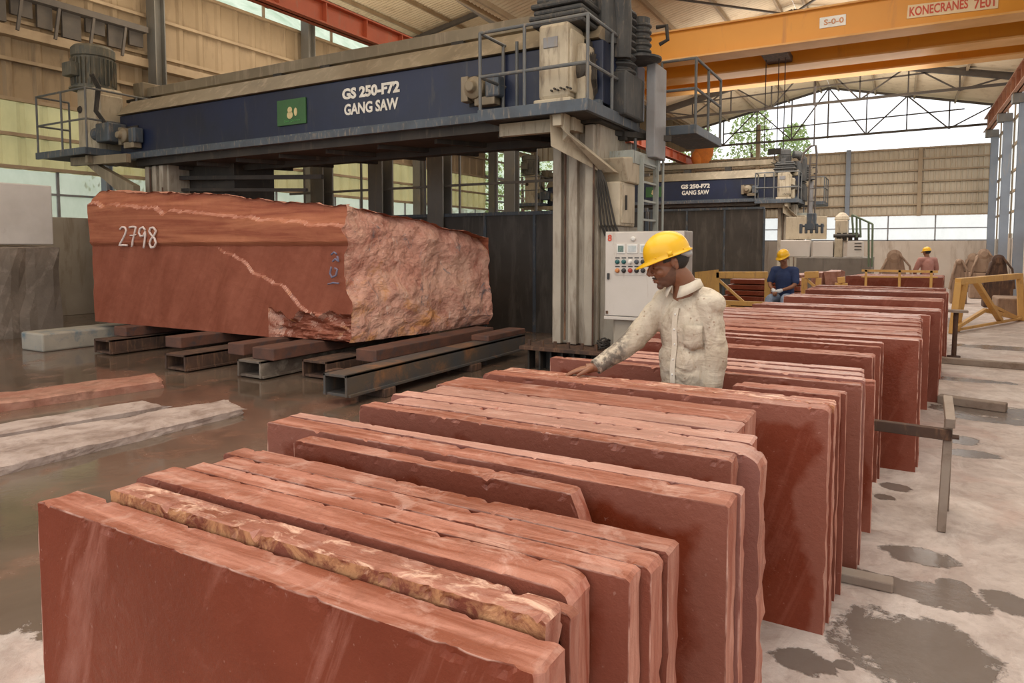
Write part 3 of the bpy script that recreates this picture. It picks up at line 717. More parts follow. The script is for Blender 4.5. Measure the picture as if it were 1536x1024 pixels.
    # gearbox + motors on the right platform
    gbx = MB().box(-4.22, -3.78, 8.12, 8.62, 3.62, 4.60).build('gearbox', M['cream'], root, bevel=.05)
    MB().box(-4.26, -3.72, 8.06, 8.68, 3.47, 3.62).build('gearbox_foot', M['cream'], gbx, bevel=.02)
    MB().box(-4.14, -3.93, 8.105, 8.13, 4.28, 4.42).build('inspection_window', M['greypanel'], gbx, bevel=.01)
    MB().box(-3.79, -3.74, 8.15, 8.55, 3.7, 4.5).build('gearbox_side_rib', M['cream'], gbx, bevel=.02)
    mb = MB()
    for k in range(7): mb.cyl((-4.0+k*.045, 8.10, 3.72+.02*(k % 2)), (-4.0+k*.045, 8.06, 3.72+.02*(k % 2)), .014, n=8)
    mb.build('pipe_fitting', M['dark'], gbx)
    motor(root, -4.02, 8.55, 4.62, 5.5, .23, 'hose')
    # stacked dark housing on top
    mb = MB()
    for (z, w) in ((4.60, .34), (4.68, .38), (4.76, .33), (4.84, .36), (4.92, .30)): mb.box(-4.02-w, -4.02+w+.05, 8.55-w, 8.55+w, z, z+.07)
    mb.build('housing_flange', M['hose'], root, bevel=.03)
    mb = MB(); mb.tube([(-3.75, 8.75, 5.3), (-3.55, 8.85, 5.28), (-3.42, 9.0, 5.1), (-3.42, 9.05, 4.8), (-3.45, 9.1, 4.3)], .15, 16)
    for k in range(14): z = 3.6+k*.1; mb.lathe((-3.55, 9.3, z), [(.21, 0), (.25, .03), (.25, .05), (.21, .08)], 20)
    mb.cyl((-3.55, 9.3, 3.5), (-3.55, 9.3, 5.0), .2, n=20)
    mb.build('ribbed_duct', M['hose'], root)
    mb = MB(); mb.cyl((-3.6, 8.95, 4.45), (-3.6, 8.95, 5.05), .17, n=20).cyl((-3.35, 9.6, 4.35), (-3.35, 9.6, 4.95), .15, n=20)
    mb.lathe((-3.35, 9.6, 4.33), [(.18, 0), (.32, .03), (.32, .06), (.16, .09)], 24)
    for k in range(5): mb.lathe((-3.35, 9.6, 4.45+k*.09), [(.15, 0), (.175, .02), (.175, .04), (.15, .06)], 20)
    mb.build('blower', M['hose'], root)
    mb = MB()
    for k in range(5): mb.tube([(-3.7+.03*k, 8.6, 4.5-.08*k), (-3.62, 8.45+.05*k, 4.2), (-3.68+.03*k, 8.5, 3.9), (-3.62, 8.6+.03*k, 3.6)], .018, 8)
    mb.tube([(-3.15, 9.75, 4.85), (-3.0, 9.75, 4.85), (-2.98, 9.75, 4.65), (-3.1, 9.75, 4.6)], .03, 8)
    mb.build('cable_bundle', M['dark'], root)
    MB().box(-3.78, -3.62, 8.3, 8.75, 3.55, 4.35).build('drive_housing', M['cream'], root, bevel=.05)
    MB().lathe((-3.72, 8.36, 4.0), [(.12, 0), (.13, -.03), (.1, -.07), (.04, -.09)], 20, 'Y').build('pulley', M['dark'], root)
    MB().box(-3.28, -3.14, 9.72, 10.25, 3.0, 4.35).build('switch_panel', M['greypanel'], root, bevel=.015)
    MB().box(-3.72, -3.3, 8.95, 9.7, 3.5, 4.1).build('pump_housing', M['hose'], root, bevel=.03)
    # feed motor poking through beam face, both ends
    for (cx, s) in ((-5.18, 1), (-13.75, .9)):
        w = MB().box(cx-.42*s, cx-.0, YB-.02, YB-.005, 3.76, 4.20).build('service_opening', M['dark'], beam)
        mb = MB().lathe((cx-.22, YB-.02, 3.98), [(.17*s, 0), (.19*s, -.05), (.16*s, -.1), (.16*s, -.2), (.09*s, -.24), (.07*s, -.32)], 24, 'Y')
        mb.box(cx-.45*s, cx-.33*s, YB-.2, YB-.04, 3.8, 4.16).box(cx-.22, cx+.12, YB-.2, YB-.02, 3.72, 3.84)
        mb.build('feed_drive', M['olive'], root, bevel=.012)
        MB().box(cx-.03, cx+.20, YB-.22, YB-.02, 3.82, 4.12).build('feed_motor', M['slate'], root, bevel=.03)
    # left platform + motor
    pf = MB().box(-16.3, -14.42, 7.9, 9.6, 3.60, 3.66).build('platform', M['dark'], root)
    MB().box(-16.3, -14.40, 7.86, 7.92, 3.58, 3.72).box(-14.46, -14.40, 7.9, 9.6, 3.58, 3.72).build('platform_edge', M['slate'], pf, bevel=.006)
    MB().bar((-15.4, 8.15, 3.5), (-13.4, 8.15, 3.46), .1, .17).bar((-14.6, 8.0, 3.5), (-14.6, 9.5, 3.5), .1, .15).build('support_beam', M['olive'], pf)
    MB().prism([(-15.05, 8.2, 3.46), (-14.75, 8.2, 3.46), (-13.35, 8.2, 2.92), (-13.35, 8.2, 2.72), (-13.7, 8.2, 2.72)], (0, .14, 0)).build('bracket', M['olive'], pf)
    zt = 4.92; zm = 4.3
    railing(root, [[(-16.32, 8.6, zt), (-16.32, 7.93, zt), (-14.44, 7.93, zt), (-14.44, 9.3, zt)], [(-16.32, 8.6, zm), (-16.32, 7.93, zm), (-14.44, 7.93, zm), (-14.44, 9.3, zm)]],
            [((-16.32, 7.93, 3.6), (-16.32, 7.93, zt)), ((-15.35, 7.93, 3.6), (-15.35, 7.93, zt)), ((-14.44, 7.93, 3.6), (-14.44, 7.93, zt)), ((-14.44, 9.0, 3.6), (-14.44, 9.0, zt)), ((-16.32, 8.6, 3.6), (-16.32, 8.6, zt))], .022)
    g2 = MB().box(-15.45, -14.75, 8.3, 8.9, 3.70, 5.06).build('gearbox', M['cream'], root, bevel=.05)
    MB().box(-15.5, -14.7, 8.25, 8.95, 3.62, 3.72).build('gearbox_foot', M['cream'], g2, bevel=.02)
    MB().box(-14.76, -14.66, 8.35, 8.85, 3.9, 4.9).build('gearbox_side_rib', M['cream'], g2, bevel=.03)
    MB().lathe((-15.32, 8.31, 4.62), [(.07, 0), (.08, -.02), (.05, -.05)], 16, 'Y').build('port', M['dark'], g2)
    motor(root, -15.3, 8.6, 5.06, 6.0, .42, 'motor')
    mb = MB().box(-14.62, -14.15, 8.2, 8.6, 3.86, 4.25).cyl((-14.65, 8.35, 4.06), (-14.85, 8.35, 4.06), .14, n=18)
    mb.build('feed_motor', M['slate'], root, bevel=.03)
    mb = MB()
    for k in range(4): mb.tube([(-14.9+.04*k, 8.3, 5.3), (-14.6+.05*k, 8.25, 5.0), (-14.62+.04*k, 8.2, 4.5), (-14.3, 8.3, 4.1+.03*k)], .016, 8)
    mb.build('cable_bundle', M['dark'], root)
    # lower landing, ladder, cable box on the right of the column
    MB().box(-4.15, -3.28, 9.15, 9.95, 2.98, 3.02).box(-4.15, -3.25, 9.12, 9.17, 2.86, 3.04).box(-3.3, -3.25, 9.15, 10.35, 2.86, 3.04).box(-4.1, -3.3, 9.95, 10.35, 2.98, 3.02).build('landing', M['ladder'], root, bevel=.004)
    mb = MB()
    for y in (9.42, 10.1): mb.box(-3.28, -3.20, y-.015, y+.015, 0, 3.0 if y < 10 else 4.1)
    for k in range(11): mb.bar((-3.24, 9.42, .2+k*.27), (-3.24, 10.1, .2+k*.27), .03)
    mb.tube([(-3.2, 10.32, 0.), (-3.2, 10.32, 3.6)], .02, 8)
    mb.build('ladder', M['ladder'], root)
    cb = MB().box(-3.66, -3.30, 8.75, 9.35, 1.98, 2.58).build('junction_box', M['cream'], root, bevel=.02)
    MB().box(-3.36, -3.285, 8.80, 9.30, 2.02, 2.54).build('junction_box_door', M['cream'], cb, bevel=.01)
    MB().box(-3.285, -3.26, 8.9, 8.93, 2.2, 2.4).build('handle', M['dark'], cb)
    MB().prism([(-3.62, 8.95, 2.58), (-3.62, 9.45, 2.58), (-3.62, 9.45, 2.98), (-3.62, 8.75, 2.9)], (.36, 0, 0)).build('cable_hood', M['cream'], cb, bevel=.02)
    mb = MB()
    for k in range(5): mb.tube([(-3.6, 8.7, 2.9-.02*k), (-3.58+.03*k, 8.64, 2.55), (-3.55+.05*k, 8.7, 2.0), (-3.5+.05*k, 8.75, 1.85)], .015, 6)
    mb.build('cable_bundle', M['dark'], cb)
    MB().box(-3.60, -3.34, 8.8, 9.6, .33, 1.98).build('conduit_cover', M['column'], root, bevel=.01)
    # rear walkway to the right
    MB().box(-3.35, -2.75, 10.5, 12.2, 3.42, 3.56).build('rear_walkway', M['slate'], root, bevel=.01)
    railing(root, [[(-3.3, 10.52, 4.55), (-2.77, 10.52, 4.55), (-2.77, 12.15, 4.55)], [(-3.3, 10.52, 4.1), (-2.77, 10.52, 4.1), (-2.77, 12.15, 4.1)]],
            [((-2.77, y, 3.45), (-2.77, y, 4.55)) for y in (10.52, 11.3, 12.15)]+[((-3.3, 10.52, 3.45), (-3.3, 10.52, 4.55))], .022)
    # lettering and sign on the beam
    a = aty(514, 160, YB); b = aty(600, 152, YB)
    text_part('lettering', 'GS 250-F72', .25, (a.x, YB-.006, 4.12), M['white'], root, width=b.x-a.x, height=.185, bold=.012)
    a = aty(517, 178, YB); b = aty(598, 170, YB)
    text_part('lettering', 'GANG SAW', .25, (a.x, YB-.006, 3.865), M['white'], root, width=b.x-a.x, height=.185, bold=.008)
    a = aty(418, 187, YB); b = aty(460, 150, YB)
    sg = MB().box(a.x, b.x, YB-.03, YB-.004, 3.82, 4.26).build('sign_board', M['green'], root, bevel=.004)
    w = b.x-a.x
    mb = MB()
    def disc(x, z, r, sx=1.): mb.prism([(a.x+x*w+r*sx*math.cos(t), YB-.032, 3.82+z*.44+r*math.sin(t)) for t in [2*PI*k/14 for k in range(14)]], (0, -.004, 0))
    disc(.46, .58, .055); disc(.46, .38, .065, 1.1); disc(.66, .48, .07, .55)
    mb.build('sign_figure', M['signpale'], sg)
    text_part('lettering', 'Sea Quarry', .1, (a.x+w*.26, YB-.033, 3.86), M['signgreen'], sg, width=w*.55, height=.05)
    return root
saw = gang_saw()
saw2 = copy_tree(saw, off=(0, 20.1, 0))
saw2['label'] = 'second dark blue gang saw in the background behind the seated worker'
# splash enclosure behind saw one
def enclosure(x0, x1, y, z1, label, posts, ztop):
    r = empty('splash_enclosure', ((x0+x1)/2, y, 0), label, 'partition')
    mb = MB(); n = int((x1-x0)/1.1)
    for i in range(n):
        a = x0+(x1-x0)*i/n; b = x0+(x1-x0)*(i+1)/n; mb.box(a+.008, b-.008, y, y+.03, 0, z1)
    mb.build('panel', M['enclosure'], r)
    mb = MB().box(x0, x1, y-.04, y+.06, z1, z1+.07)
    for i in range(n+1): a = x0+(x1-x0)*i/n; mb.box(a-.03, a+.03, y-.03, y, 0, z1)
    mb.build('frame', M['slate'], r)
    for x in posts:
        pm = MB().box(x-.2, x+.2, y-.1, y-.06, z1-.4, ztop).box(x-.2, x+.2, y+.22, y+.26, z1-.4, ztop).box(x-.19, x-.15, y-.06, y+.22, z1-.4, ztop).build('post', M['greycol'], r)
    if posts:
        mb = MB()
        for z in (3.0, ): mb.bar((x0, y+.1, z), (x1, y+.1, z), .05)
        for k in range(10): x = x0+.5+k*(x1-x0-1)/9; mb.bar((x, y+.1, z1), (x, y+.1, ztop), .04)
        mb.build('brace', M['greycol'], r)
enclosure(-13.2, -4.0, 12., 2.33, 'dark splashed panel enclosure with grey posts behind the red block', (-10.3, -8.65, -12.1), 3.75)
enclosure(-11., -3.72, 22.5, 2.88, 'black splash panels standing under the second gang saw', (), 3)

# ------------------------------------------------------------------ control cabinet
cr = empty('control_cabinet', (-2.95, 8.3, 0), 'grey control cabinet with gauges and push buttons behind the man in the cream shirt', 'control cabinet')
yc = 8.25
yc = 8.2; A = aty(908, 347, yc); B = aty(1027, 352, yc); D = aty(907, 478, yc)
x0, x1, z0, z1 = A.x, B.x, D.z, A.z
MB().box(x0, x1, yc, yc+.38, z0, z1).build('body', M['cab_dark'], cr, bevel=.012)
xd = x0+(x1-x0)*.78
dr = MB().box(x0+.01, xd, yc-.02, yc, z0+.05, z1-.01).build('door', M['cabinet'], cr, bevel=.008)
MB().box(xd+.01, x1, yc-.018, yc, z0+.05, z1-.01).build('door', M['cabinet'], cr, bevel=.008)
MB().box(x0, x1-.2, yc-.03, yc, z0, z0+.04).build('lower_lip', M['cabinet'], cr, bevel=.006)
MB().box(x0+.1, x1-.1, yc+.05, yc+.35, 0, z0).build('stand', M['column'], cr, bevel=.01)
def cp(x, y, Y=yc-.02): return aty(x, y, Y)
a = cp(922, 412); b = cp(981, 364)
MB().box(a.x, b.x, yc-.026, yc-.018, a.z, b.z).build('instrument_panel', M['cabinet'], dr, bevel=.003)
for (xa, xb, mt) in ((925.5, 938, 'lcd'), (941, 957, 'screen'), (960, 972, 'screen')):
    a = cp(xa, 380); b = cp(xb, 366)
    g = MB().box(a.x, b.x, yc-.036, yc-.024, a.z, b.z).build('gauge', M['whitelamp'], dr, bevel=.004)
    MB().box(a.x+.018, b.x-.018, yc-.040, yc-.034, a.z+.02, b.z-.02).build('gauge_face', M[mt], g)
for row, cols in ((392.5, ('teal', 'teal', 'whitelamp', 'slate', 'blk', 'blk')), (405.5, ('amber', 'blk', 'redb', 'blk', 'blk', 'amber'))):
    for k, cm in enumerate(cols):
        p = cp(926.5+k*9.6, row)
        bt = MB().lathe((p.x, yc-.026, p.z), [(.030, 0), (.030, -.01), (.022, -.014), (.022, -.035), (.012, -.04)], 14, 'Y').build('button', M[cm], dr)
        MB().box(p.x-.03, p.x+.03, yc-.028, yc-.024, p.z+.042, p.z+.056).build('button_label', M['blk'], bt)
p = cp(950, 358); MB().lathe((p.x, yc-.02, p.z), [(.03, 0), (.03, -.02), (.015, -.03)], 14, 'Y').build('indicator_lamp', M['whitelamp'], dr)
p = cp(913, 414); MB().box(p.x-.014, p.x+.014, yc-.05, yc-.018, p.z-.04, p.z+.04).build('handle', M['blk'], dr, bevel=.005)
p = cp(914.5, 357)
text_part('logo_mark', '8', .1, (p.x-.025, yc-.024, p.z-.04), M['red'], dr, width=.055, height=.085, bold=.003)
p = cp(910, 468); MB().box(p.x-.01, p.x+.02, yc-.03, yc-.018, p.z-.02, p.z+.02).build('latch', M['rust'], dr)
p = cp(978, 472); MB().box(p.x-.03, p.x+.03, yc-.04, yc-.018, p.z-.05, p.z+.06).build('lock', M['greypanel'], dr, bevel=.005)

# ------------------------------------------------------------------ slabs
def fbm(p, o=4):
    return noise.fractal(Vector(p), .9, 2.1, o)
def slab(x0, x1, y0, y1, z1, label, mat='stone', cut=None, rough=1., group=None, round_=.012, detail=1., topslope=0., seed=None, name='stone_slab', z0=0.):
    sd = R.random()*90 if seed is None else seed
    L = x1-x0; th = y1-y0
    nu = max(24, int(L*100*detail**1.6)); nv = max(2, min(6, int(th/.028)+1)); nw = max(10, int(26*detail))
    ws = [1-(1-i/nw)**1.0 for i in range(nw)]+[1.]
    # extra rows near top
    ws = sorted(set([i/nw for i in range(nw) if i/nw < .97]+[.972, .985, .994, 1.]))
    nw = len(ws)-1
    idx = {}; vs = []
    chipA = .022*rough; 
    def P(i, j, k):
        key = (i, j, k)
        if key in idx: return idx[key]
        u = i/nu; v = j/nv; w = ws[k]
        x = x0+u*L; y = y0+v*th; zt = z1
        zt += topslope*(u-.5)+.0028*fbm((x*2.3, y*9, sd))
        # rounded / chipped corners
        dr_ = min(u, 1-u)*L
        if dr_ < round_: zt -= (round_-math.sqrt(max(0, round_**2-(round_-dr_)**2)))*.55
        edge = 1. if j in (0, nv) else .25
        ch = fbm((x*17, 7+j*.8, sd+5), 6)
        if ch > .42: zt -= min(.022, (ch-.42)*chipA*1.3)*edge
        if cut:
            cx, dz, run = cut
            t = (x-cx)/run if run > 0 else (cx-x)/-run
            if t > 0: zt -= dz*min(1, t)**.9+.012*fbm((x*30, y*20, sd), 3)
        z = z0+w*(zt-z0)
        # ends
        if i == 0: x += .003*rough*fbm((sd, y*14, z*9), 6)
        if i == nu: x += .0035*rough*fbm((sd+9, y*16, z*11), 6)-(max(0, fbm((sd+4, j*.7, z*9), 5)-.25)*.012*rough if j in (0, nv) else 0)
        # faces and arrises
        if j == 0: y += .0006*fbm((x*2, sd, z*2), 3)
        if j == 0 and w > .98: y += max(0, fbm((x*19, 3+sd, z*14), 6)-.2)*.011*rough
        if j == nv and w > .97: y -= max(0, fbm((x*19, 13+sd, 1), 6)-.2)*.010*rough
        if k == nw and 0 < j < nv: z += .0025*rough*fbm((x*3, y*22, sd), 5)
        idx[key] = len(vs); vs.append((x, y, z)); return idx[key]
    fs = []
    for i in range(nu):
        for k in range(nw):
            fs.append((P(i, 0, k), P(i+1, 0, k), P(i+1, 0, k+1), P(i, 0, k+1)))
            fs.append((P(i, nv, k), P(i, nv, k+1), P(i+1, nv, k+1), P(i+1, nv, k)))
        for j in range(nv):
            fs.append((P(i, j, nw), P(i+1, j, nw), P(i+1, j+1, nw), P(i, j+1, nw)))
            fs.append((P(i, j, 0), P(i, j+1, 0), P(i+1, j+1, 0), P(i+1, j, 0)))
    for j in range(nv):
        for k in range(nw):
            fs.append((P(0, j, k), P(0, j, k+1), P(0, j+1, k+1), P(0, j+1, k)))
            fs.append((P(nu, j, k), P(nu, j+1, k), P(nu, j+1, k+1), P(nu, j, k+1)))
    o = MB().add(vs, fs).build(name, M[mat])
    return tag(o, label, 'stone slab', group or 'upright red stone slabs in the long row')
S = slab
S(-2.09, -.505, .975, 1.078, .985, 'nearest red slab with a streaked dark red face, at the front of the row', 'stone_s', rough=1.5, seed=3.)
S(-1.93, -.545, 1.088, 1.165, 1.012, 'thick red slab with a broken yellowish crystalline front edge, second from the front', 'stone_y', rough=2.4, seed=8.)
S(-1.96, -.535, 1.172, 1.212, .985, 'narrow red slab squeezed behind the one with the yellowish broken edge', rough=1.2)
S(-2.03, -.56, 1.222, 1.325, 1.004, 'smooth flat-topped red slab with a pale rounded right corner, fourth from the front', 'stone_wet', seed=14., round_=.06)
S(-1.965, -.475, 1.338, 1.405, 1.0, 'orange-red slab behind the flat-topped one, left end further in', seed=15.)
S(-1.94, -.452, 1.412, 1.497, 1.0, 'thick red slab with a deep gap behind it, sixth from the front', seed=17., round_=.03)
S(-1.99, -.441, 1.506, 1.585, .998, 'rearmost slab of the front bundle, its left corner broken and raised', seed=19.)
S(-2.02, -1.60, 1.60, 1.69, .955, 'short low red offcut slab sticking out behind the front bundle', seed=21.)
S(-1.91, -.60, 1.745, 1.815, .995, 'red slab with its right corner broken off in a long diagonal', 'stone', cut=(-.80, .42, .20), seed=23., round_=.02)
S(-2.185, -.382, 1.86, 1.965, 1.0, 'wide red slab with dark wet face, behind the diagonally broken one', 'stone_wet', seed=25.)
S(-2.19, -.371, 1.972, 2.03, 1.002, 'slab with a whitish sawn end face, right behind the wide wet-faced one', 'stone_g', seed=26.)
S(-2.07, -.462, 2.27, 2.365, .998, 'slab with a chipped darker upper corner in front of the dusty grey-topped bundle', 'stone_wet', rough=1.6, seed=28.)
S(-2.06, -.388, 2.372, 2.50, 1.0, 'thick dusty slab with a rough greyish rounded right shoulder', 'stone_g', rough=2., round_=.10, seed=30.)
S(-2.085, -.44, 2.508, 2.62, 1.0, 'pale dusty-topped slab behind the one with the rounded shoulder', 'stone_g', rough=1.8, seed=32.)
S(-2.0, -.52, 2.63, 2.80, 1.0, 'wide pale-topped slab in the middle of the dusty bundle', 'stone_g', rough=1.4, seed=33.)
S(-2.04, -.52, 2.812, 3.04, 1.0, 'rearmost wide slab of the dusty bundle, with a clean square right corner', 'stone', rough=1., seed=35.)
S(-2.0, -.245, 3.19, 3.30, 1.0, 'dark red slab showing its whole face above the puddle, before the standing man', 'stone_wet', rough=1.5, round_=.03, seed=37.)
S(-1.95, -.232, 3.306, 3.42, 1.0, 'wet-topped slab the man in the cream shirt rests his hand on', 'stone_y', rough=1.4, seed=38.)
S(-.72, -.228, 3.53, 3.60, 1.0, 'short slab just right of the man in the cream shirt, nearer of two', seed=40.)
S(-.70, -.205, 3.61, 3.68, .995, 'short slab just right of the man in the cream shirt, farther of two', seed=41.)
S(-1.95, -.15, 3.93, 4.0, .985, 'slab with a pale veined right edge directly behind the man in the cream shirt', 'stone_wet', seed=43.)
k = 0
for (a, b, g) in ((4.01, 4.09, -.14), (4.10, 4.17, -.15), (4.18, 4.26, -.155), (4.27, 4.35, -.16)):
    S(-1.6-.04*k, g, a, b, 1.0+.006*(k % 2), 'pale-topped thin slab in the tight bundle behind the man in the cream shirt', 'stone_g', detail=.8, group='thin slabs in the pale-topped bundle'); k += 1
S(-1.62, -.105, 4.50, 4.57, .91, 'lower slab sticking out past the pale-topped bundle at its right', detail=.8)
S(-1.7, -.132, 4.86, 4.93, 1.0, 'slab with a light sawn edge, single, behind the pale-topped bundle', 'stone2', detail=.8)
S(-1.7, -.122, 4.94, 5.05, 1.0, 'thicker slab paired behind the single light-edged one', detail=.8)
S(-1.9, -.085, 5.60, 5.70, 1.0, 'slab in front of the tall exposed slab beside the trestle arm, left of it', 'stone2', detail=.8)
S(-1.95, -.10, 5.50, 5.57, .985, 'thin slab standing before the darker one near the prop arm', 'stone2', detail=.8)
k = 0
S(-1.98, .145, 5.90, 6.02, 1.0, 'dark slab with its full right end face exposed behind the wooden prop arm', 'stone2', detail=.9)
y = 6.05
while y < 8.0:
    th = R.uniform(.10, .19)
    S(-1.95+R.uniform(-.05, .05), .16+.022*(y-6)+R.uniform(-.012, .012), y, y+th, 1.0+R.uniform(-.008, .008), 'slab of the tightly packed bundle in the middle of the long row', 'stone', detail=.6, group='slabs tightly packed in the middle bundle')
    y += th+R.uniform(.008, .02)
k = 0
S(-1.6, .29, 8.25, 8.36, .99, 'reddish slab protruding right just past the tightly packed bundle', detail=.6)
for (a, xl, xr, m) in ((8.70, -1.56, .40, 'stone2'), (8.84, -1.5, .405, 'stone'), (9.0, -1.5, .42, 'stone'), (10.3, -1.42, .50, 'stone2'), (10.46, -1.44, .51, 'stone'), (10.64, -1.40, .52, 'stone'), (10.82, -1.4, .53, 'stone'),
                       (12.1, -1.34, .62, 'stone2'), (12.3, -1.34, .66, 'stone'), (12.5, -1.34, .66, 'stone'), (12.9, -1.34, .5, 'stone'), (13.4, -1.32, .68, 'stone'), (13.6, -1.3, .69, 'stone')):
    labs = ['dark slab with a rounded left top corner beyond the tight bundle', 'second slab beyond the tight bundle, close behind the dark one', 'third slab beyond the tight bundle, ending further right',
            'front slab of the bundle beside the seated worker, rounded left end', 'second slab of the bundle beside the seated worker', 'third slab of the bundle beside the seated worker', 'rearmost slab of the bundle beside the seated worker',
            'front slab of the last bundle before the dark far stack', 'tall-looking slab reaching furthest right in the far bundle', 'slab hidden just behind the furthest-right one of the far bundle', 'shorter slab of the far bundle with its right end set back', 'second last slab in the far bundle', 'last slab at the back of the far bundle']
    S(xl, xr, a, a+.12, 1.0, labs[k], m, detail=.6); k += 1
for k, y in enumerate((17.8, 18.1, 18.4, 18.7, 19.0, 19.3)):
    S(-1.1+.06*k, .84+.02*k, y, y+.2, 1.02, 'dark red slab in the far stack under the yellow rail', 'stone2', detail=.5, group='dark red slabs in the far stack')
# timbers the slabs stand across
for (y, lab) in ((3.75, 'short timber end poking out under the slabs by the large puddle'), ):
    tag(MB().box(-.25, .02, y, y+.09, 0, .05).build('timber', M['timber'], bevel=.008), lab, 'timber')
for (p, q, lab) in (((1410, 540), (1560, 552), 'long grey timber lying on the floor at right, farther one'), ((1408, 598), (1510, 612), 'grey timber with a knot lying on the floor at right, nearer one')):
    a = atz(*p, .04); b = atz(*q, .04)
    tag(MB().bar((a.x, a.y, .045), (b.x, b.y, .045), .13, .09).build('timber', M['timber'], bevel=.01), lab, 'timber')

# ------------------------------------------------------------------ the numbered block
def big_block():
    root = empty('stone_block', (-9.2, 8.2, .40), 'huge rough red stone block marked 2798 resting on beams under the gang saw', 'stone block')
    zb = .40
    # corners: (x, y) at bottom / top
    c00 = Vector((-12.2, 6.72, 0)); c10 = Vector((-6.47, 6.86, 0)); c11 = Vector((-5.95, 9.72, 0)); c01 = Vector((-12.3, 9.6, 0))
    nu, nv, nw = 260, 90, 100
    idx = {}; vs = []
    def P(i, j, k):
        key = (i, j, k)
        if key in idx: return idx[key]
        u, v, w = i/nu, j/nv, k/nw
        b = (c00*(1-u)+c10*u)*(1-v)+(c01*(1-u)+c11*u)*v
        zt = 2.66-.36*u+.10*math.sin(u*5)*.3-.42*v*u+.02*fbm((b.x*2, b.y*2, 3), 4)
        if u < .04: zt -= (.04-u)*3.
        z = zb+w*(zt-zb); x, y = b.x, b.y
        q = Vector((x*1.3, y*1.3, z*1.3))
        if j == 0:   # front face
            y += .012*fbm(q*1.2, 4)
            # upper bed steps back above z~1.72, diagonal broken shell on the right
            h = z-zb
            y -= .05*max(0, min(1, (h-1.31)/.06))
            line = 1.36-(x+9.05)*.46+.12*fbm((x*1.6, 0, 1), 5)   # falls to the right
            if x > -9.05 and h < line: y -= .036*max(0, min(1., (line-h)/.03, (1.36-h)/.05, (x+9.05)/.3))
            hb_ = .38+.14*fbm((x*2.2, 1, 0), 5); y += (.06*fbm((x*3, 2, z*9), 5)+.11)*max(0, min(1, (hb_-h)/.05, (x+7.9)/.2))
            hz_ = 2.02-.085*(x+12)+.07*fbm((x*2.4, 1, 1), 5); y += .22*max(0, h-hz_)+.05*max(0, min(1, (h-hz_)/.04))
            
        if i == nu:  # broken end
            x += .08*fbm(q*.9, 3)+.045*fbm(q*2.6, 5)+.05*math.sin(z*2+1)+.05*abs(noise.noise(q*1.7))
            x += -.30*max(0, w-.86)*7*(.3+v)*.45-.16*max(0, .12-w)*8*v
            if j == 0: x += .10*fbm((z*2.5, 1, 4), 4)+.02
        if i == 0: x += .03*fbm(q*2, 4)
        if k == nw: z += .05*fbm(q*1.6, 5)
        if j == nv: y += .05*fbm(q*2, 4)
        idx[key] = len(vs); vs.append((x, y, z)); return idx[key]
    fs = []
    for i in range(nu):
        for k in range(nw):
            fs.append((P(i, 0, k), P(i+1, 0, k), P(i+1, 0, k+1), P(i, 0, k+1))); fs.append((P(i, nv, k), P(i, nv, k+1), P(i+1, nv, k+1), P(i+1, nv, k)))
        for j in range(nv):
            fs.append((P(i, j, nw), P(i+1, j, nw), P(i+1, j+1, nw), P(i, j+1, nw))); fs.append((P(i, j, 0), P(i, j+1, 0), P(i+1, j+1, 0), P(i+1, j, 0)))
    for j in range(nv):
        for k in range(nw):
            fs.append((P(0, j, k), P(0, j, k+1), P(0, j+1, k+1), P(0, j+1, k))); fs.append((P(nu, j, k), P(nu, j+1, k), P(nu, j+1, k+1), P(nu, j, k+1)))
    body = MB().add(vs, fs).build('rough_stone', M['block'], root)
    return root
blk = big_block()
blk2 = copy_tree(blk, off=(0, 19.3, 0)); blk2['label'] = 'reddish rough stone block in the distance, partly behind the yellow helmet'
# painted number
def stroke(mb, pts, Y, r=.017):
    P = [aty(x, y, Y) for x, y in pts]
    out = []
    for i in range(len(P)-1):
        for t in (0, .33, .66): out.append(P[i].lerp(P[i+1], t))
    out.append(P[-1]); mb.tube(out, r, 8)
Yn = 6.69
mb = MB()
stroke(mb, [(180, 344), (183, 340.5), (187.5, 341), (189.5, 345), (188, 351), (184, 359), (179, 368), (185, 367.5), (191, 368)], Yn)
stroke(mb, [(194, 341), (199, 340), (204, 340.5), (202, 350), (199.5, 360), (198, 370)], Yn)
stroke(mb, [(195, 353), (200, 353), (204, 352)], Yn, .012)
stroke(mb, [(218, 345), (214.5, 340.5), (210, 343), (208.5, 349), (211, 354.5), (215.5, 353), (218, 347), (218, 354), (217, 363), (215.5, 372)], Yn)
stroke(mb, [(230, 341), (225.5, 342), (224, 347), (227, 352), (232, 357.5), (234, 364), (231.5, 370.5), (226.5, 371), (224.5, 365), (227, 358), (232, 352), (234, 346), (230, 341)], Yn)
pn = mb.build('painted_number', M['chalk'], blk, smooth=True); pn['label'] = 'white hand-painted number 2798'
mb = MB()
stroke(mb, [(497, 382), (501, 378), (505, 381)], 6.79, .012); stroke(mb, [(499, 392), (503, 388), (508, 392), (506, 384)], 6.79, .014)
stroke(mb, [(497, 400), (495, 410), (498, 416), (504, 413), (506, 404), (502, 402)], 6.79, .014); stroke(mb, [(492, 426), (500, 424), (508, 425)], 6.79, .012)
mb.build('blue_marking', M['bluechalk'], blk, smooth=True)

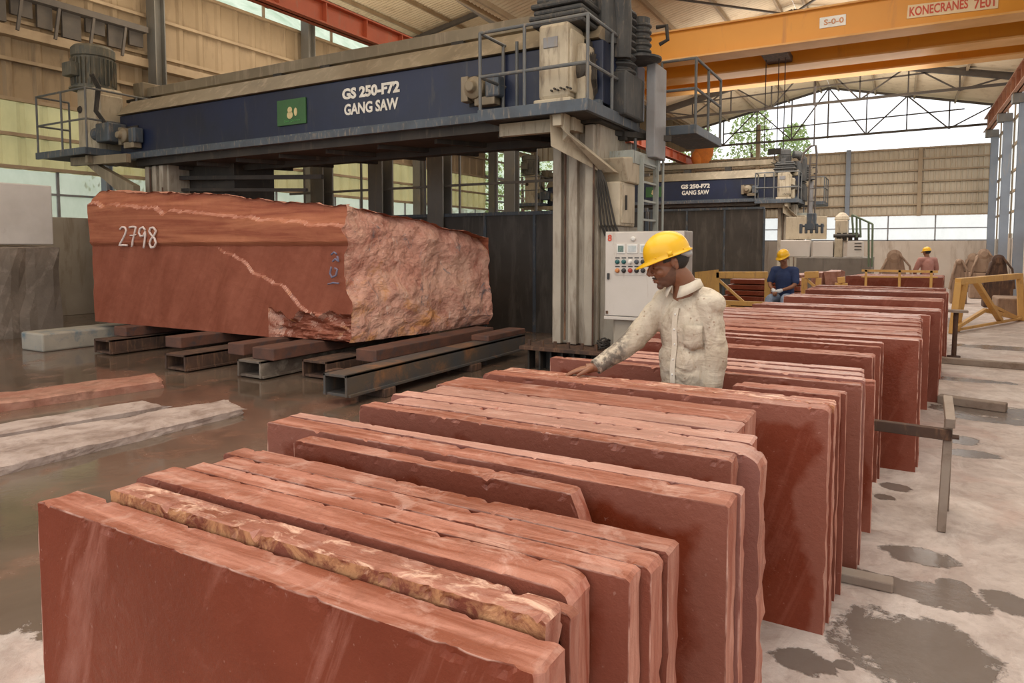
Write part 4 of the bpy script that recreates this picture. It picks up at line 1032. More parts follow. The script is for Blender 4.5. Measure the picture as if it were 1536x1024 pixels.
# supports: rails along Y and cross timbers
def ubeam(x, y0, y1, z0, z1, w, mat, label, name='steel_beam'):
    r = empty(name, (x, (y0+y1)/2, z0), label, 'steel beam', 'beams under the red block')
    MB().box(x-w/2, x+w/2, y0, y1, z1-.03, z1).box(x-w/2, x-w/2+.03, y0, y1, z0, z1).box(x+w/2-.03, x+w/2, y0, y1, z0, z1).build('channel', mat, r, bevel=.004)
    MB().box(x-w/2-.03, x+w/2+.03, y0+.02, y1, z0-.0, z0+.03).build('lower_flange', mat, r, bevel=.004)
ubeam(-5.22, 5.35, 9.3, .10, .34, .34, M['boxbeam'], 'long blue-black box beam projecting toward the slabs from under the red block')
tag(MB().box(-5.4, -5.0, 5.9, 6.1, 0, .1).build('support_foot', M['rust'], bevel=.01), 'rusty foot under the blue-black box beam', 'support', 'feet under the beams')
tag(MB().box(-5.4, -5.0, 7.7, 7.95, 0, .1).build('support_foot', M['rust'], bevel=.01), 'rear rusty foot under the blue-black box beam', 'support', 'feet under the beams')
for (x, y0, lab, mt) in ((-6.5, 6.3, 'rusty channel beam end next to the blue-black box beam', 'rust'), (-7.25, 5.9, 'pale-spotted channel beam under the middle of the red block', 'boxpale'),
                         (-8.55, 5.75, 'rust-brown channel beam left of the pale-spotted one', 'rust'), (-10.9, 6.1, 'rust-brown channel beam near the concrete beam', 'rust')):
    ubeam(x, y0, 9.5, .02, .24, .44, M[mt], lab)
for (x, y0, w, lab) in ((-11.0, 6.45, .34, 'dark timber block under the left end of the red block'), (-9.1, 6.1, .36, 'reddish timber block under the left half of the red block'), (-7.75, 6.1, .32, 'blue-stained timber block under the middle of the red block'),
                        (-7.1, 6.0, .40, 'red timber block right of the blue-stained one'), (-5.85, 6.55, .34, 'timber block with a pale sawn end under the right corner of the red block'), (-5.25, 8.3, .3, 'small timber block at the far right corner of the red block')):
    tag(MB().box(x-w/2, x+w/2, y0, 9.4, .34 if x > -5.5 else .245, .42 if x > -5.5 else .40).build('timber_block', M['wood'], bevel=.012), lab, 'timber', 'timber blocks under the red block')
mb = MB().box(-6.22, -5.55, 6.2, 6.42, .0, .16)
tag(mb.build('steel_grating', M['rust'], bevel=.01), 'rusty perforated steel bar lying under the right end of the red block', 'steel bar')

# concrete beam, stacked blocks, kerbs
def rocky(name, poly_lo, z0, z1, mat, label, cat, amp=.03, n=28, kind=None):
    """irregular low slab from 4 ground corners"""
    a, b, c, d = [Vector((p[0], p[1], 0)) for p in poly_lo]; idx = {}; vs = []; fs = []
    nu, nv, nw = n*2, n//2, 4
    def P(i, j, k):
        key = (i, j, k)
        if key in idx: return idx[key]
        u, v, w = i/nu, j/nv, k/nw
        p = (a*(1-u)+b*u)*(1-v)+(d*(1-u)+c*u)*v; z = z0+w*(z1-z0)
        e = fbm((p.x*2.5, p.y*2.5, 5), 5)
        if j in (0, nv): p = p+Vector((.2, 1, 0))*amp*2.2*fbm((p.x*3, p.y*3, w), 5)
        if i in (0, nu): p = p+Vector((1, .2, 0))*amp*2.5*fbm((p.x*3, p.y*3, w), 5)
        if k == nw: z += amp*.5*e-(amp*.6 if (j in (0, nv) or i in (0, nu)) else 0)
        if k > 0: z = max(z, z0+.01*k)
        idx[key] = len(vs); vs.append((p.x, p.y, z)); return idx[key]
    for i in range(nu):
        for j in range(nv): fs.append((P(i, j, nw), P(i+1, j, nw), P(i+1, j+1, nw), P(i, j+1, nw))); fs.append((P(i, j, 0), P(i, j+1, 0), P(i+1, j+1, 0), P(i+1, j, 0)))
        for k in range(nw): fs.append((P(i, 0, k), P(i+1, 0, k), P(i+1, 0, k+1), P(i, 0, k+1))); fs.append((P(i, nv, k), P(i, nv, k+1), P(i+1, nv, k+1), P(i+1, nv, k)))
    for j in range(nv):
        for k in range(nw): fs.append((P(0, j, k), P(0, j, k+1), P(0, j+1, k+1), P(0, j+1, k))); fs.append((P(nu, j, k), P(nu, j+1, k), P(nu, j+1, k+1), P(nu, j, k+1)))
    return tag(MB().add(vs, fs).build(name, mat), label, cat)
def gp(*pts): return [(atz(x, y, .08).x, atz(x, y, .08).y) for x, y in pts]
rocky('broken_slab', gp((-60, 712), (365, 610), (352, 598), (-60, 668))[:2]+gp((340, 597), (-60, 665)), 0, .08, M['palecon'], 'pale crusted broken slab lying in the shallow water at left', 'stone slab', .035)
rocky('stone_kerb', gp((-60, 655), (245, 604), (215, 596), (-60, 640)), 0, .055, M['palecon'], 'thin pale kerb strip behind the broken slab in the water', 'kerb', .03)
rocky('stone_kerb', gp((-60, 615), (245, 572), (235, 560), (-60, 598)), 0, .10, M['redkerb'], 'low red stone kerb crossing the wet floor at left', 'kerb', .03)
a = atz(40, 530, 0)
tag(MB().box(-12.62, -11.95, 5.75, 8.9, 0, .30).build('concrete_beam', M['bluecon'], bevel=.03), 'grey concrete beam with blue paint marks on its end, left of the red block', 'concrete beam')
tag(rocky('rough_stone_block', [(-17.1, 5.2), (-14.28, 5.2), (-14.25, 7.24), (-17.1, 7.24)], 0, 1.70, M['greyblock'], 'a', 'b', .03), 'rough grey-brown stone block at the left edge, under the white block', 'stone block')
tag(MB().box(-17.1, -14.38, 5.2, 7.2, 1.74, 2.88).build('white_stone_block', M['whiteblock'], bevel=.02), 'smooth whitish stone block stacked on the rough grey one at left', 'stone block')
tag(MB().box(-17.1, -14.2, 9.9, 10.1, 0, 2.62).build('precast_panel', M['lowwall'], bevel=.02), 'tall pale precast panel standing behind the left end of the red block', 'panel')
for (x, y, s, lab) in ((-13.5, 8.7, .3, 'pale rubble stone between the grey block and the red block, larger'), (-13.1, 8.0, .2, 'small pale rubble stone left of the red block'), (-13.6, 9.1, .45, 'brown leaning stone offcut against the pale panel')):
    rocky('rubble_stone', [(x-s, y-s*.6), (x+s, y-s*.5), (x+s*.8, y+s*.6), (x-s*.9, y+s*.5)], 0, s*(2.2 if s > .4 else .5), M['palecon'] if s < .4 else M['greyblock'], lab, 'stone', .05, 10)
# orange-brown scrap frame seen through the left window gap
r = empty('scrap_stand', (-16.2, 10.2, 0), 'rust-red welded scrap frame behind the white block', 'scrap stand')
mb = MB()
for (p, q) in (((-16.9, 10.2, 2.95), (-15.6, 10.2, 2.9)), ((-15.6, 10.2, 2.9), (-15.5, 10.2, 0)), ((-16.9, 10.2, 2.95), (-16.9, 10.2, 0)), ((-16.4, 10.2, 2.9), (-15.7, 10.2, 2.3)), ((-15.9, 10.2, 2.85), (-16.2, 10.2, 2.2)), ((-16.9, 10.2, 2.2), (-15.5, 10.2, 2.25))): mb.bar(p, q, .09)
mb.build('bars', M['rust'], r)

# ------------------------------------------------------------------ prop stand by the slabs, small stands
r = empty('prop_stand', (.26, 4.85, 0), 'brown steel prop stand with one arm reaching to the slabs', 'prop stand')
MB().bar((.262, 4.74, 0), (.285, 4.84, .66), .045, .05).bar((.30, 5.15, 0), (.288, 4.88, .66), .045, .05).bar((.278, 4.80, .40), (.292, 5.02, .40), .03).build('leg', M['timber'], r, bevel=.004)
MB().bar((.287, 4.72, .66), (.287, 5.05, .74), .05, .06).build('cap', M['timber'], r, bevel=.004)
MB().bar((-.12, 4.80, .585), (.30, 4.80, .575), .05, .065).build('arm', M['rust'], r, bevel=.004)
MB().cyl((.30, 4.76, .575), (.335, 4.76, .575), .014, n=10).build('bolt', M['rust'], r)
r = empty('short_prop', (.76, 12.4, 0), 'thin rusty prop with a small top plate by the yellow trestle', 'prop stand')
MB().cyl((.76, 12.4, .02), (.77, 12.4, .70), .035, n=10).build('post', M['rust'], r)
MB().box(.62, .92, 12.3, 12.5, .70, .735).build('top_plate', M['timber'], r)
MB().cyl((.76, 12.4, 0), (.76, 12.4, .03), .09, n=14).build('foot', M['rust'], r)

# yellow trestle at right
r = empty('yellow_trestle', (1.7, 17.6, 0), 'ochre yellow steel trestle with crossed legs at the right', 'trestle')
a = Vector((1.0, 15.9, 0)); b = Vector((2.45, 19.7, 0))
MB().bar((a.x, a.y, 1.02), (b.x, b.y, 1.02), .12, .13).build('top_bar', M['yframe'], r, bevel=.01)
for p, q in (((1.0, 15.9, 1.0), (.92, 15.8, 0)), ((1.12, 16.1, 1.0), (1.02, 16.3, 0)), ((2.42, 19.6, 1.0), (2.45, 19.3, 0)), ((2.45, 19.7, 1.0), (2.6, 20.2, 0)), ((1.35, 16.8, 1.0), (1.95, 18.2, .08))):
    MB().bar(p, q, .11, .09).build('leg', M['yframe'], r, bevel=.008)
MB().bar((1.0, 15.9, .12), (1.6, 17.6, .35), .07).bar((1.0, 16., .06), (2.45, 19.3, .06), .06, .05).bar((1.6, 17.6, .35), (2.3, 19., .10), .08).bar((1.8, 18, .4), (2.4, 19.4, .05), .07).build('brace', M['yframe'], r, bevel=.006)
# yellow frame behind the seated man
def yellow_frame(x0, x1, y, z1, label, name='work_stand', dy=1.2):
    r = empty(name, ((x0+x1)/2, y, 0), label, 'steel frame')
    MB().bar((x0, y, z1-.05), (x1, y, z1-.03), .10, .13).build('top_bar', M['yframe'], r, bevel=.012)
    n = max(2, int((x1-x0)/.75)+1)
    for i in range(n):
        x = x0+(x1-x0)*i/(n-1)
        MB().bar((x, y, 0), (x, y, z1-.1), .10, .08).build('leg', M['yframe'], r, bevel=.008)
    mb = MB().bar((x0, y, .62), (x1, y, .62), .08, .09).bar((x0, y, z1-.1), (x0+.55, y, .62), .06, .05)
    mb.bar((x0, y+dy, .4), (x1, y+dy, .4), .08, .09)
    for x in (x0, x1): mb.bar((x, y, .45), (x, y+dy, .45), .07)
    mb.build('brace', M['yframe'], r, bevel=.006)
    for i in range(4):
        x = x0+.2+i*(x1-x0-.4)/3; MB().bar((x, y-.5, .38), (x+.4, y+.5, .42), .06).build('cross_bar', M['yframe'], r, bevel=.006)
    return r
yr = yellow_frame(-3.1, -2.15, 13.5, 1.2, 'ochre yellow steel frame left of the worker in the blue t-shirt')
MB().add([aty(1042, 408, 13.45), aty(1078, 404, 13.45), aty(1080, 452, 13.45), aty(1042, 452, 13.45)], [(0, 1, 2, 3)]).build('side_plate', M['yframe'], yr)
yellow_frame(-1.6, -1.35, 14.3, 1.2, 'small ochre yellow frame right of the worker in the blue t-shirt', dy=.6)
yellow_frame(-1.12, -.98, 15.7, 1.05, 'narrow ochre hoop frame next to the concrete tank', dy=.3)
# red slabs lying behind the frame
for k in range(4):
    tag(MB().box(-3.3+.05*k, -1.75, 15.0, 16.2, .55+.12*k, .65+.12*k).build('stone_slab', M['stone2'], bevel=.01), 'dark red slab lying flat in the pile behind the yellow frame', 'stone slab', 'flat slabs behind the yellow frame')
tag(MB().box(-3.3, -1.8, 15.1, 16.1, 0, .54).build('timber_crib', M['wood'], bevel=.02), 'dark timber crib carrying the flat slabs behind the yellow frame', 'timber')
# rail over the far stack
r = empty('clamp_rail', (.1, 17.4, 0), 'thin yellow clamp rail over the far dark red stack', 'rail frame')
MB().bar((-.75, 17.4, 1.16), (.72, 17.4, 1.16), .05, .05).bar((-.75, 17.4, 1.02), (.72, 17.4, 1.04), .03).build('rail', M['yframe'], r)
for x in (-.66, 0., .6): MB().bar((x, 17.4, .0), (x, 17.4, 1.18), .05).build('post', M['yframe'], r)

# ------------------------------------------------------------------ background equipment
def xz(x, y, Y): v = aty(x, y, Y); return v.x, v.z
tag(MB().box(-2.95, -.78, 24, 27, 0, 1.36).build('concrete_tank', M['tank'], bevel=.03), 'dark damp concrete tank behind the worker in the blue t-shirt', 'tank')
r = empty('pump_station', (-1.9, 25, 1.36), 'pale cream pump cabinets standing on the concrete tank', 'machine')
for (xa, xb, ya, yb, mt) in ((1170, 1215, 360, 386, 'cabinet'), (1218, 1250, 362, 386, 'cabinet'), (1251, 1264, 358, 386, 'cream'), (1270, 1295, 362, 384, 'cabinet')):
    x0_, z0_ = xz(xa, yb, 24.4); x1_, z1_ = xz(xb, ya, 24.4); MB().box(x0_, x1_, 24.4, 24.9, 1.36, z1_).build('cabinet_body', M[mt], r, bevel=.02)
x0_, z0_ = xz(1252, 362, 24.6); x1_, z1_ = xz(1272, 318, 24.6)
MB().box(x0_, x1_, 24.6, 25.1, z0_, z1_-.25).lathe(((x0_+x1_)/2, 24.85, z1_-.25), [(.24, 0), (.2, .12), (.08, .25)], 18).build('filter_tower', M['cream'], r, bevel=.03)
x0_, z0_ = xz(1178, 345, 24.8); x1_, z1_ = xz(1240, 324, 24.8)
MB().box(x0_, x1_, 24.9, 25.0, 1.95, z1_).build('screen_panel', M['cream'], r, bevel=.01)
mb = MB()
for k in range(4): xx = -1.75+.17*k; mb.cyl((xx, 24.5, 1.9), (xx, 24.5, 2.15), .06, n=12)
mb.cyl((-1.9, 24.45, 2.05), (-1.1, 24.45, 2.05), .06, n=12); mb.build('valve_manifold', M['dark'], r)
mb = MB()
for k, z in enumerate((1.6, 1.7, 1.8)): mb.box(-1.28, -1.08, 24.385, 24.4, z, z+.025)
mb.build('vent_slot', M['dark'], r)
# hanging lifter
hx, hz = xz(1221, 216, 23.); _, lz = xz(1221, 350, 23.)
r = empty('hanging_lifter', (hx, 23, lz), 'dark hanging slab lifter with two long rods behind the second saw', 'lifter')
mb = MB().tube([(hx-.09, 23, hz-.3), (hx-.12, 23, lz+.6)], .025, 8).tube([(hx+.09, 23, hz-.3), (hx+.07, 23, lz+.6)], .025, 8)
mb.tube([(hx-.35, 23, hz-.55), (hx-.28, 23, hz-.25), (hx-.08, 23, hz-.05), (hx+.05, 23, hz-.05), (hx+.09, 23, hz-.35)], .035, 8)
for k in range(5): z = hz-.6-k*.38; mb.bar((hx-.1, 23, z), (hx+.09, 23, z), .02)
mb.build('rods', M['truss'], r)
MB().tube([(hx, 23, hz-.05), (hx, 23, 7.9)], .02, 8).build('cable', M['rope'], r)
mb = MB().box(hx-.14, hx+.12, 22.85, 23.15, lz+.1, lz+.62).box(hx-.35, hx+.35, 22.95, 23.05, lz+.2, lz+.26)
for k in range(5): mb.cyl((hx-.3+.15*k, 22.9, lz), (hx-.3+.15*k, 22.9, lz+.3), .045, n=10)
mb.build('clamp', M['slate'], r, bevel=.02)
# access frame with ladder
r = empty('access_ladder', (-.9, 23.8, 0), 'greenish tubular ladder frame against the far glazing', 'ladder frame')
mb = MB()
for (a, b) in (((1278, 322), (1280, 352)), ((1290, 328), (1291, 356)), ((1303, 333), (1303, 400)), ((1309, 336), (1308, 400)), ((1278, 322), (1309, 336)), ((1285, 325), (1285, 356))):
    mb.tube([aty(*a, 23.8), aty(*b, 23.8)], .03, 8)
mb.build('tube_frame', M['leaf'] if False else paint('green_tube', (.12, .16, .10), None, .6), r)
# far worker's machine and dusty old machines
def heap(x, y, w, h, mat, label, n=7, name='dusty_machine', cat='machine'):
    r = empty(name, (x, y, 0), label, cat); rr = random.Random(int(x*91+y*7))
    MB().box(x-w*.42, x+w*.42, y-.3, y+.3, 0, h*.5).build('base', mat, r, bevel=.03)
    MB().prism([(x-w*.34, y-.22, h*.5), (x+w*.3, y-.22, h*.5), (x+w*.18, y-.22, h*.86), (x-w*.1, y-.22, h*.92), (x-w*.26, y-.22, h*.8)], (0, .4, 0)).build('upper_casing', mat, r, bevel=.03)
    MB().lathe((x-w*.02, y-.24, h*.86), [(.15*w, .3), (.19*w, .26), (.19*w, .02), (.1*w, -.02)], 18, 'Y').build('flywheel', mat, r)
    MB().tube([(x-w*.48, y-.3, h*.3), (x-w*.34, y-.3, h*.62), (x-w*.2, y-.2, h*.8)], .035, 8).build('lever', mat, r)
    MB().tube([(x+w*.45, y-.28, h*.35), (x+w*.36, y-.3, h*.7), (x+w*.1, y-.25, h*.9)], .03, 8).build('pipe', mat, r)
    return r
heap(-.12, 22.3, 1.0, 1.66, M['dustpile'], 'dust-covered brown machine beside the farthest worker')
heap(1.55, 24.5, .5, 1.45, M['dustpile'], 'small brown machine with a fan arm near the far wall')
for i, (yy, w, h, lab) in enumerate(((23.4, .8, 1.55, 'old brown rusty machine against the right wall, nearest'), (27.2, .9, 1.7, 'old brown machine with levers against the right wall, farther'), (31., .9, 1.5, 'dusty brown machine in the far right corner'))):
    heap(2.4, yy, w, h, M['rust'] if i == 0 else M['dustpile'], lab, 9)
tag(MB().box(2.1, 2.75, 20.3, 21.5, 0, .45).build('scrap_pallet', M['dustpile'], bevel=.04), 'low dusty brown scrap pallet behind the yellow trestle', 'pallet')
# low red stack row left of the far stack
for k in range(3):
    rocky('rubble_stone', [(-2.4+.42*k, 19.2), (-2.12+.42*k, 19.2), (-2.12+.42*k, 19.6), (-2.4+.42*k, 19.6)], 0, 1.0+.05*k, M['redkerb'], ['reddish rubble stone by the tank, left one', 'reddish rubble stone by the tank, middle one', 'reddish rubble stone by the tank, right one'][k], 'stone', .05, 10)

# outside: trees and hillside
def tree(x, y, h, label, w=2.2):
    r = empty('tree', (x, y, 0), label, 'tree'); rr = random.Random(int(x*13+y))
    MB().tube([(x, y, 0), (x+.1, y, h*.5), (x, y, h*.8)], [.18, .12, .05], 10).build('trunk', M['wood'], r)
    mb = MB()
    for k in range(2200):
        a = rr.uniform(0, 2*PI); q = rr.random()**.5*w; z = h*rr.uniform(.4, 1.0); q *= math.sqrt(max(.05, 1-((z/h-.65)/.4)**2))
        c = Vector((x+math.cos(a)*q, y+math.sin(a)*q, z)); s = rr.uniform(.05, .13)
        d = Euler((rr.random()*6, rr.random()*6, 0)).to_matrix()
        mb.add([c+d @ Vector(v)*s for v in ((-1, 0, 0), (0, -.6, .1), (1, 0, 0), (0, .6, .1))], [(0, 1, 2, 3)])
    mb.build('foliage', M['leaf'], r)
tree(-7.4, 40, 9.6, 'green tree outside the open gable, above the second saw', 1.3)
tree(-11.2, 43, 9.0, 'pale green tree outside at the left end of the open gable', 1.8)
tree(-5.4, 42, 8.6, 'small bushy tree outside the gable right of the second saw motor', 1.)
tree(-22, 40, 9., 'green tree outside the far left window', 3)
tree(-21.5, 32, 8., 'bushy green tree outside the left wall windows', 2.5)
tree(-24, 16, 8., 'tree outside behind the left wall', 3)
mb = MB(); vs = []; fs = []; nx, ny = 18, 44
for i in range(nx+1):
    for j in range(ny+1):
        y = -20+j*2.6; vs.append((-26-i*2.2, y, max(0, i-1)*1.9+1.6*fbm((i*.4, y*.12, 0), 4)))
for i in range(nx):
    for j in range(ny): k = i*(ny+1)+j; fs.append((k, k+1, k+ny+2, k+ny+1))
struct(mb.add(vs, fs).build('trim_hillside', M['hill'], smooth=True, origin=(-40, 30, 0)))
# orange drapery at far left corner of gable
r = tag(MB().ell((-8.2, 32.8, 6.3), (.45, .2, .75)).ell((-8.5, 32.8, 5.9), (.3, .2, .4)).build('orange_cloth', M['orangeleaf']), 'orange cloth bundle hanging at the far end of the left runway beam', 'cloth')

# ------------------------------------------------------------------ people
def T(loc, rotz, s=1.):
    return Matrix.Translation(Vector(loc)) @ Matrix.Rotation(rotz, 4, 'Z') @ Matrix.Scale(s, 4)
def head_mb(detail=True):
    """head centred at origin, face towards -Y"""
    mb = MB()
    mb.ell((0, .014, .032), (.076, .097, .088), nu=32, nv=20)
    mb.ell((0, -.022, -.028), (.062, .070, .088), nu=28, nv=18)
    mb.ell((0, -.040, -.075), (.046, .048, .036), nu=24, nv=14)       # jaw
    mb.ell((0, -.076, -.098), (.024, .018, .017), nu=18, nv=12)       # chin
    mb.tube([(0, -.084, .022), (0, -.099, .002), (0, -.114, -.022), (0, -.108, -.032)], [.010, .0105, .0135, .010], 12)
    for s in (-1, 1):
        mb.ell((s*.012, -.100, -.031), (.010, .010, .008), nu=10, nv=8)
        mb.ell((s*.030, -.083, .026), (.026, .010, .008), (0, s*.12, 0), 14, 8)   # brow
        mb.ell((s*.031, -.074, .004), (.015, .013, .010), nu=12, nv=8)            # eyelid
        mb.ell((s*.044, -.062, -.028), (.024, .024, .022), nu=14, nv=10)          # cheek
        mb.ell((s*.078, .012, -.006), (.008, .018, .032), (.15, 0, -s*.35), 14, 10)    # ear
        mb.ell((s*.081, .020, .008), (.010, .012, .016), (.15, 0, -s*.35), 12, 8)
    mb.ell((0, -.093, -.058), (.022, .011, .0065), nu=14, nv=8)
    mb.ell((0, -.091, -.070), (.019, .011, .0075), nu=14, nv=8)
    return mb
def hand_mb(wrist, dirv, palm_n, side, size=1., curl=.35):
    """wrist point, direction of the fingers, palm normal (towards held surface), side=+1 thumb on dir x normal side"""
    d = Vector(dirv).normalized(); nrm = Vector(palm_n); nrm = (nrm-d*nrm.dot(d)).normalized(); s = d.cross(nrm).normalized()*side
    mb = MB(); w = Vector(wrist)
    mb.tube([w-d*.02, w+d*.015, w+d*.05], [.024*size, .026*size, .028*size], 12)
    for k in range(4):
        off = s*(.029-.0195*k)*size; base = w+d*.035*size+off*.7; kn = w+d*(.088-.004*abs(k-1.2))*size+off
        mb.tube([base, kn], [.0145*size, .0125*size], 10)
        L = (.040, .045, .042, .033)[k]*size; c = curl*(1+.1*k)
        p1 = kn+(d*math.cos(c*.5)+nrm*math.sin(c*.5))*L
        p2 = p1+(d*math.cos(c*1.4)+nrm*math.sin(c*1.4))*L*.62
        p3 = p2+(d*math.cos(c*2.1)+nrm*math.sin(c*2.1))*L*.5
        mb.tube([kn, p1, p2, p3], [.0105*size, .0092*size, .0083*size, .0062*size], 10)
        mb.ell(p3, (.0065*size,)*3, nu=8, nv=6); mb.ell(kn, (.0115*size,)*3, nu=10, nv=6)
    t0 = w+d*.02*size+s*.018*size; t1 = t0+(d*.55+s*.75).normalized()*.045*size; t2 = t1+(d*.85+s*.35+nrm*.25).normalized()*.034*size; t3 = t2+(d*.95+nrm*.3).normalized()*.024*size
    mb.tube([t0, t1, t2, t3], [.0155*size, .0125*size, .0105*size, .0075*size], 10); mb.ell(t3, (.0078*size,)*3, nu=8, nv=6)
    return mb
def limb(mb, pts, rs, n=16):
    P = [Vector(p) for p in pts]; out = []; ro = []
    for i in range(len(P)-1):
        for t in (0, .25, .5, .75): out.append(P[i].lerp(P[i+1], t)); ro.append(rs[i]+(rs[i+1]-rs[i])*t)
    out.append(P[-1]); ro.append(rs[-1])
    for k in range(2):
        q = [out[0]]+[(out[i-1]+out[i]*2+out[i+1])/4 for i in range(1, len(out)-1)]+[out[-1]]; out = q
    mb.tube(out, ro, n); mb.ell(out[0], (ro[0],)*3, nu=14, nv=10); mb.ell(out[-1], (ro[-1],)*3, nu=14, nv=10)
    return mb
def xf(vs, m): return [m @ Vector(v) for v in vs]
def person_part(name, vs, fs, mat, parent, m, smooth=True, bev=0, mats=None):
    mb = MB().add(xf(vs, m), fs); return mb.build(name, mat, parent, smooth=smooth)
def helmet(root, hm, m, simple=False):
    """hard hat in head coordinates (hm: head matrix), face to -Y"""
    nu, nv = 40, 14; vs = []; fs = []
    for j in range(nv+1):
        ph = (PI/2)*j/nv
        for k in range(nu):
            t = 2*PI*k/nu; c, s = math.cos(t), math.sin(t)
            rx, ry, rz = .098, .119, .106
            ridge = 1+.035*math.exp(-((c*math.sin(ph))/.16)**2)*math.sin(ph*.0+1)
            vs.append((rx*math.sin(ph)*c, .006+ry*math.sin(ph)*s, .054+rz*math.cos(ph)**.9*ridge))
    base = nv*nu
    for j in range(nv):
        for k in range(nu): k2 = (k+1) % nu; fs.append((j*nu+k, (j+1)*nu+k, (j+1)*nu+k2, j*nu+k2))
    # brim: short rim, long visor at the front
    prev = base
    for step, (dr, dz) in enumerate(((0, -.018), (1, -.024), (1, -.031))):
        st = len(vs)
        for k in range(nu):
            t = 2*PI*k/nu; c, s = math.cos(t), math.sin(t); front = max(0, -s)**2.2
            e = 0 if dr == 0 else .009+.046*front
            vs.append(((.099+e*.8)*c, .006+(.120+e)*s, .054+dz*.7-(.012*front if dr else 0)))
        for k in range(nu): k2 = (k+1) % nu; fs.append((prev+k, st+k, st+k2, prev+k2))
        prev = st
    h = person_part('hard_hat', vs, fs, M['helmet'], root, m @ hm)
    if not simple:
        so = h.modifiers.new('solid', 'SOLIDIFY'); so.thickness = .003
        mb = MB()
        for s in (-1, 1): mb.box(s*.099-.005, s*.099+.005, -.01, .015, .038, .062)
        for t in (-.9, .9, -2.2, 2.2): c, s = math.sin(t), -math.cos(t); mb.ell((.099*c, .006+.120*s, .052), (.004, .004, .004), nu=8, nv=6)
        person_part('rib', mb.v, mb.f, M['helmet'], h, m @ hm)
    return h

